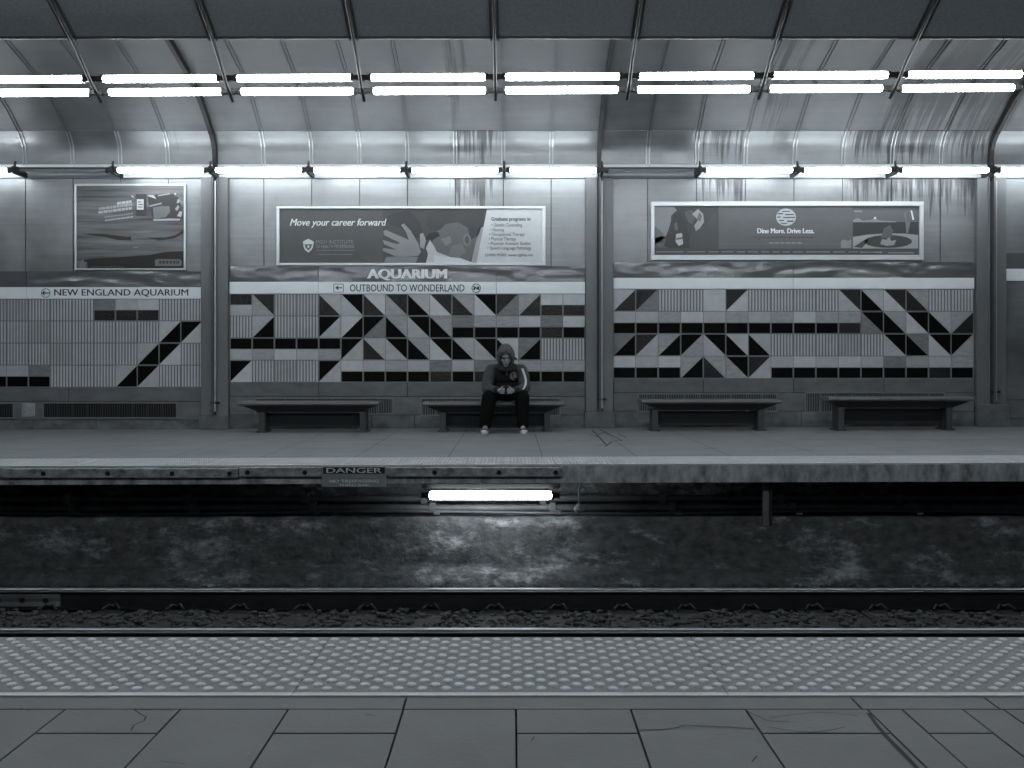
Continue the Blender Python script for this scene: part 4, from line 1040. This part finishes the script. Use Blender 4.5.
# print on the chest, stripe on the arm and drawstrings, all laid on the cloth
def drape(name, polys, m, targets, parent, off=0.004):
    """patches given in x,z laid on the first cloth met when looking along y"""
    trees = []
    for t in targets:
        o = Vector((0, 0, 0)); p = t
        while p is not None: o += p.location; p = p.parent
        trees.append(BVHTree.FromPolygons([v.co + o for v in t.data.vertices], [list(p.vertices) for p in t.data.polygons]))
    mb = MB()
    for poly in polys:
        out = []
        for x, z in poly:
            best = None
            for tr in trees:
                h = tr.ray_cast(Vector((x, 12.9, z)), Vector((0, 1, 0)))
                if h[0] is not None and (best is None or h[0].y < best.y): best = h[0]
            if best is not None: out.append((x, best.y - off, z))
        if len(out) >= 3: mb.add(out, [tuple(range(len(out)))], 0, False)
    return mb.build(name, m, parent)
def cells(u0, u1, v0, v1, n, test, D=13.7):
    out = []
    for i in range(n):
        for j in range(n):
            ua, ub = u0 + (u1 - u0) * i / n, u0 + (u1 - u0) * (i + 1) / n; va, vb = v0 + (v1 - v0) * j / n, v0 + (v1 - v0) * (j + 1) / n
            if test(((ua + ub) / 2 - u0) / (u1 - u0) * 2 - 1, ((va + vb) / 2 - v0) / (v1 - v0) * 2 - 1):
                out.append([(X(ua, D), Z(vb, D)), (X(ub, D), Z(vb, D)), (X(ub, D), Z(va, D)), (X(ua, D), Z(va, D))])
    return out
em = drape('chest_print', cells(509.6, 517.2, 371.6, 380.4, 14, lambda x, y: x * x + y * y < 1 and not (abs(x + 0.15) < 0.2 and -0.6 < y < 0.3) and not (abs(y - 0.55) < 0.12 and x > 0)), M_print, [jk], jk); em['label'] = 'pale round print on the chest'
ST = [(522.4, 368.5), (523.6, 372), (524.9, 376), (525.9, 380), (525.6, 384), (524.0, 387.5), (522.6, 389.2)]
pl = []
for (a0, c0), (a1, c1) in zip(ST[:-1], ST[1:]):
    for t in range(3):
        u0, v0, u1, v1 = a0 + (a1 - a0) * t / 3, c0 + (c1 - c0) * t / 3, a0 + (a1 - a0) * (t + 1) / 3, c0 + (c1 - c0) * (t + 1) / 3
        pl.append([(X(u0 - 1.1, 13.75), Z(v0, 13.75)), (X(u0 + 1.0, 13.75), Z(v0, 13.75)), (X(u1 + 1.0, 13.75), Z(v1, 13.75)), (X(u1 - 1.1, 13.75), Z(v1, 13.75))])
st = drape('arm_stripe', pl, M_strap, [right_sleeve], right_sleeve, 0.006); st['label'] = 'white stripe down the sleeve'
b = MB(); b.tube([(PX - 0.045, 13.645, 0.862), (PX - 0.035, 13.66, 0.84), (PX - 0.02, 13.69, 0.80)], 0.006, 6); b.build('drawstring', M_print, jk)
b = MB(); b.tube([(PX + 0.035, 13.65, 0.85), (PX + 0.012, 13.67, 0.80), (PX + 0.010, 13.70, 0.765)], 0.006, 6); b.build('drawstring', M_print, jk)
# trousers
b = MB()
b.ell((PX + 0.01, 14.03, ZS + 0.115), (0.20, 0.16, 0.11))
for i, s in ((0, -1), (1, 1)):
    limb(b, [(hipp[i][0], 14.02, 0.512, 0.102), (hipp[i][0] * 0.45 + kn[i][0] * 0.55, 13.78, 0.508, 0.102), kn[i] + (0.104,), (kn[i][0] * 0.5 + an[i][0] * 0.5 + s * 0.004, 13.575, 0.29, 0.092), (an[i][0], 13.58, 0.13, 0.082)])
    b.tube([(an[i][0], 13.58, 0.135), (an[i][0], 13.58, 0.075)], 0.08, 16)
tr = blob('trousers', b, M_trous, per, 0.012, 3)
# shoes
def shoe(x, turn):
    ca, sa = math.cos(turn), math.sin(turn); gz = fz(x) + 0.001
    def R(p): return (x + p[0] * ca - p[1] * sa, 13.58 + p[0] * sa + p[1] * ca, gz + p[2])
    b = MB()
    for c, r in (((0, 0.03, 0.06), (0.042, 0.062, 0.048)), ((0, -0.05, 0.05), (0.045, 0.075, 0.038)), ((0, -0.12, 0.042), (0.047, 0.06, 0.030)), ((0, 0, 0.095), (0.042, 0.05, 0.05))):
        b.ell(R(c), r)
    u = blob('shoe', b, M_shoe, per, 0.008, 3)
    b = MB(); n = 28; ring = []
    for i in range(n):
        a = 2 * PI * i / n; yy = 0.155 * math.sin(a); xx = (0.052 if yy < 0 else 0.044) * math.cos(a) * (1.0 - 0.12 * max(0, yy / 0.155)); ring.append((xx, yy - 0.045))
    for z0, z1, k in ((0.0, 0.030, 1.0),):
        vs = [R((p[0], p[1], z0)) for p in ring] + [R((p[0], p[1], z1)) for p in ring]
        b.add(vs, [tuple(range(n))[::-1], tuple(range(n, 2 * n))] + [(i, (i + 1) % n, (i + 1) % n + n, i + n) for i in range(n)], 0, False)
    so_ = b.build('sole', M_sole, u, bevel=0.006); so_['label'] = 'white rubber sole'
    b = MB(); b.ell(R((0, -0.148, 0.034)), (0.047, 0.052, 0.024)); tc = b.build('toe_cap', M_sole, u); tc['label'] = 'white toe cap'
    b = MB(); b.ell(R((0, -0.052, 0.118)), (0.022, 0.022, 0.022)); b.build('tongue', M_strap, u)
    for k in range(3):
        b = MB(); b.tube([R((-0.026, -0.05 - 0.018 * k, 0.086 - 0.005 * k)), R((0, -0.055 - 0.018 * k, 0.094 - 0.006 * k)), R((0.026, -0.05 - 0.018 * k, 0.086 - 0.005 * k))], 0.004, 6); b.build('lace', M_print, u)
shoe(an[0][0], -0.10); shoe(an[1][0], 0.10)
# the phone he holds is a thing of its own
tq = math.radians(35)
t = thing('mobile_phone', tuple(PC), 'small dark mobile phone held in both hands by the seated person', 'phone')
def phone_box(hw, hh, hd, oy, m, name, bev):
    b = MB(); vs = []
    for dx, dd, dh in ((-1, -1, -1), (1, -1, -1), (1, 1, -1), (-1, 1, -1), (-1, -1, 1), (1, -1, 1), (1, 1, 1), (-1, 1, 1)):
        q = Vector((dx * hw, (dd * hd + oy) * math.cos(tq) - dh * hh * math.sin(tq), (dd * hd + oy) * math.sin(tq) * 1.0 + dh * hh * math.cos(tq))); vs.append(tuple(PC + Vector((0, 0, 0.012)) + q))
    b.add(vs, [(0, 3, 2, 1), (4, 5, 6, 7), (0, 1, 5, 4), (1, 2, 6, 5), (2, 3, 7, 6), (3, 0, 4, 7)]); return b.build(name, m, t, bevel=bev)
phone_box(0.037, 0.066, 0.004, 0, M_phone, 'shell', 0.003); phone_box(0.033, 0.060, 0.0008, 0.0048, M_eye, 'screen', 0)
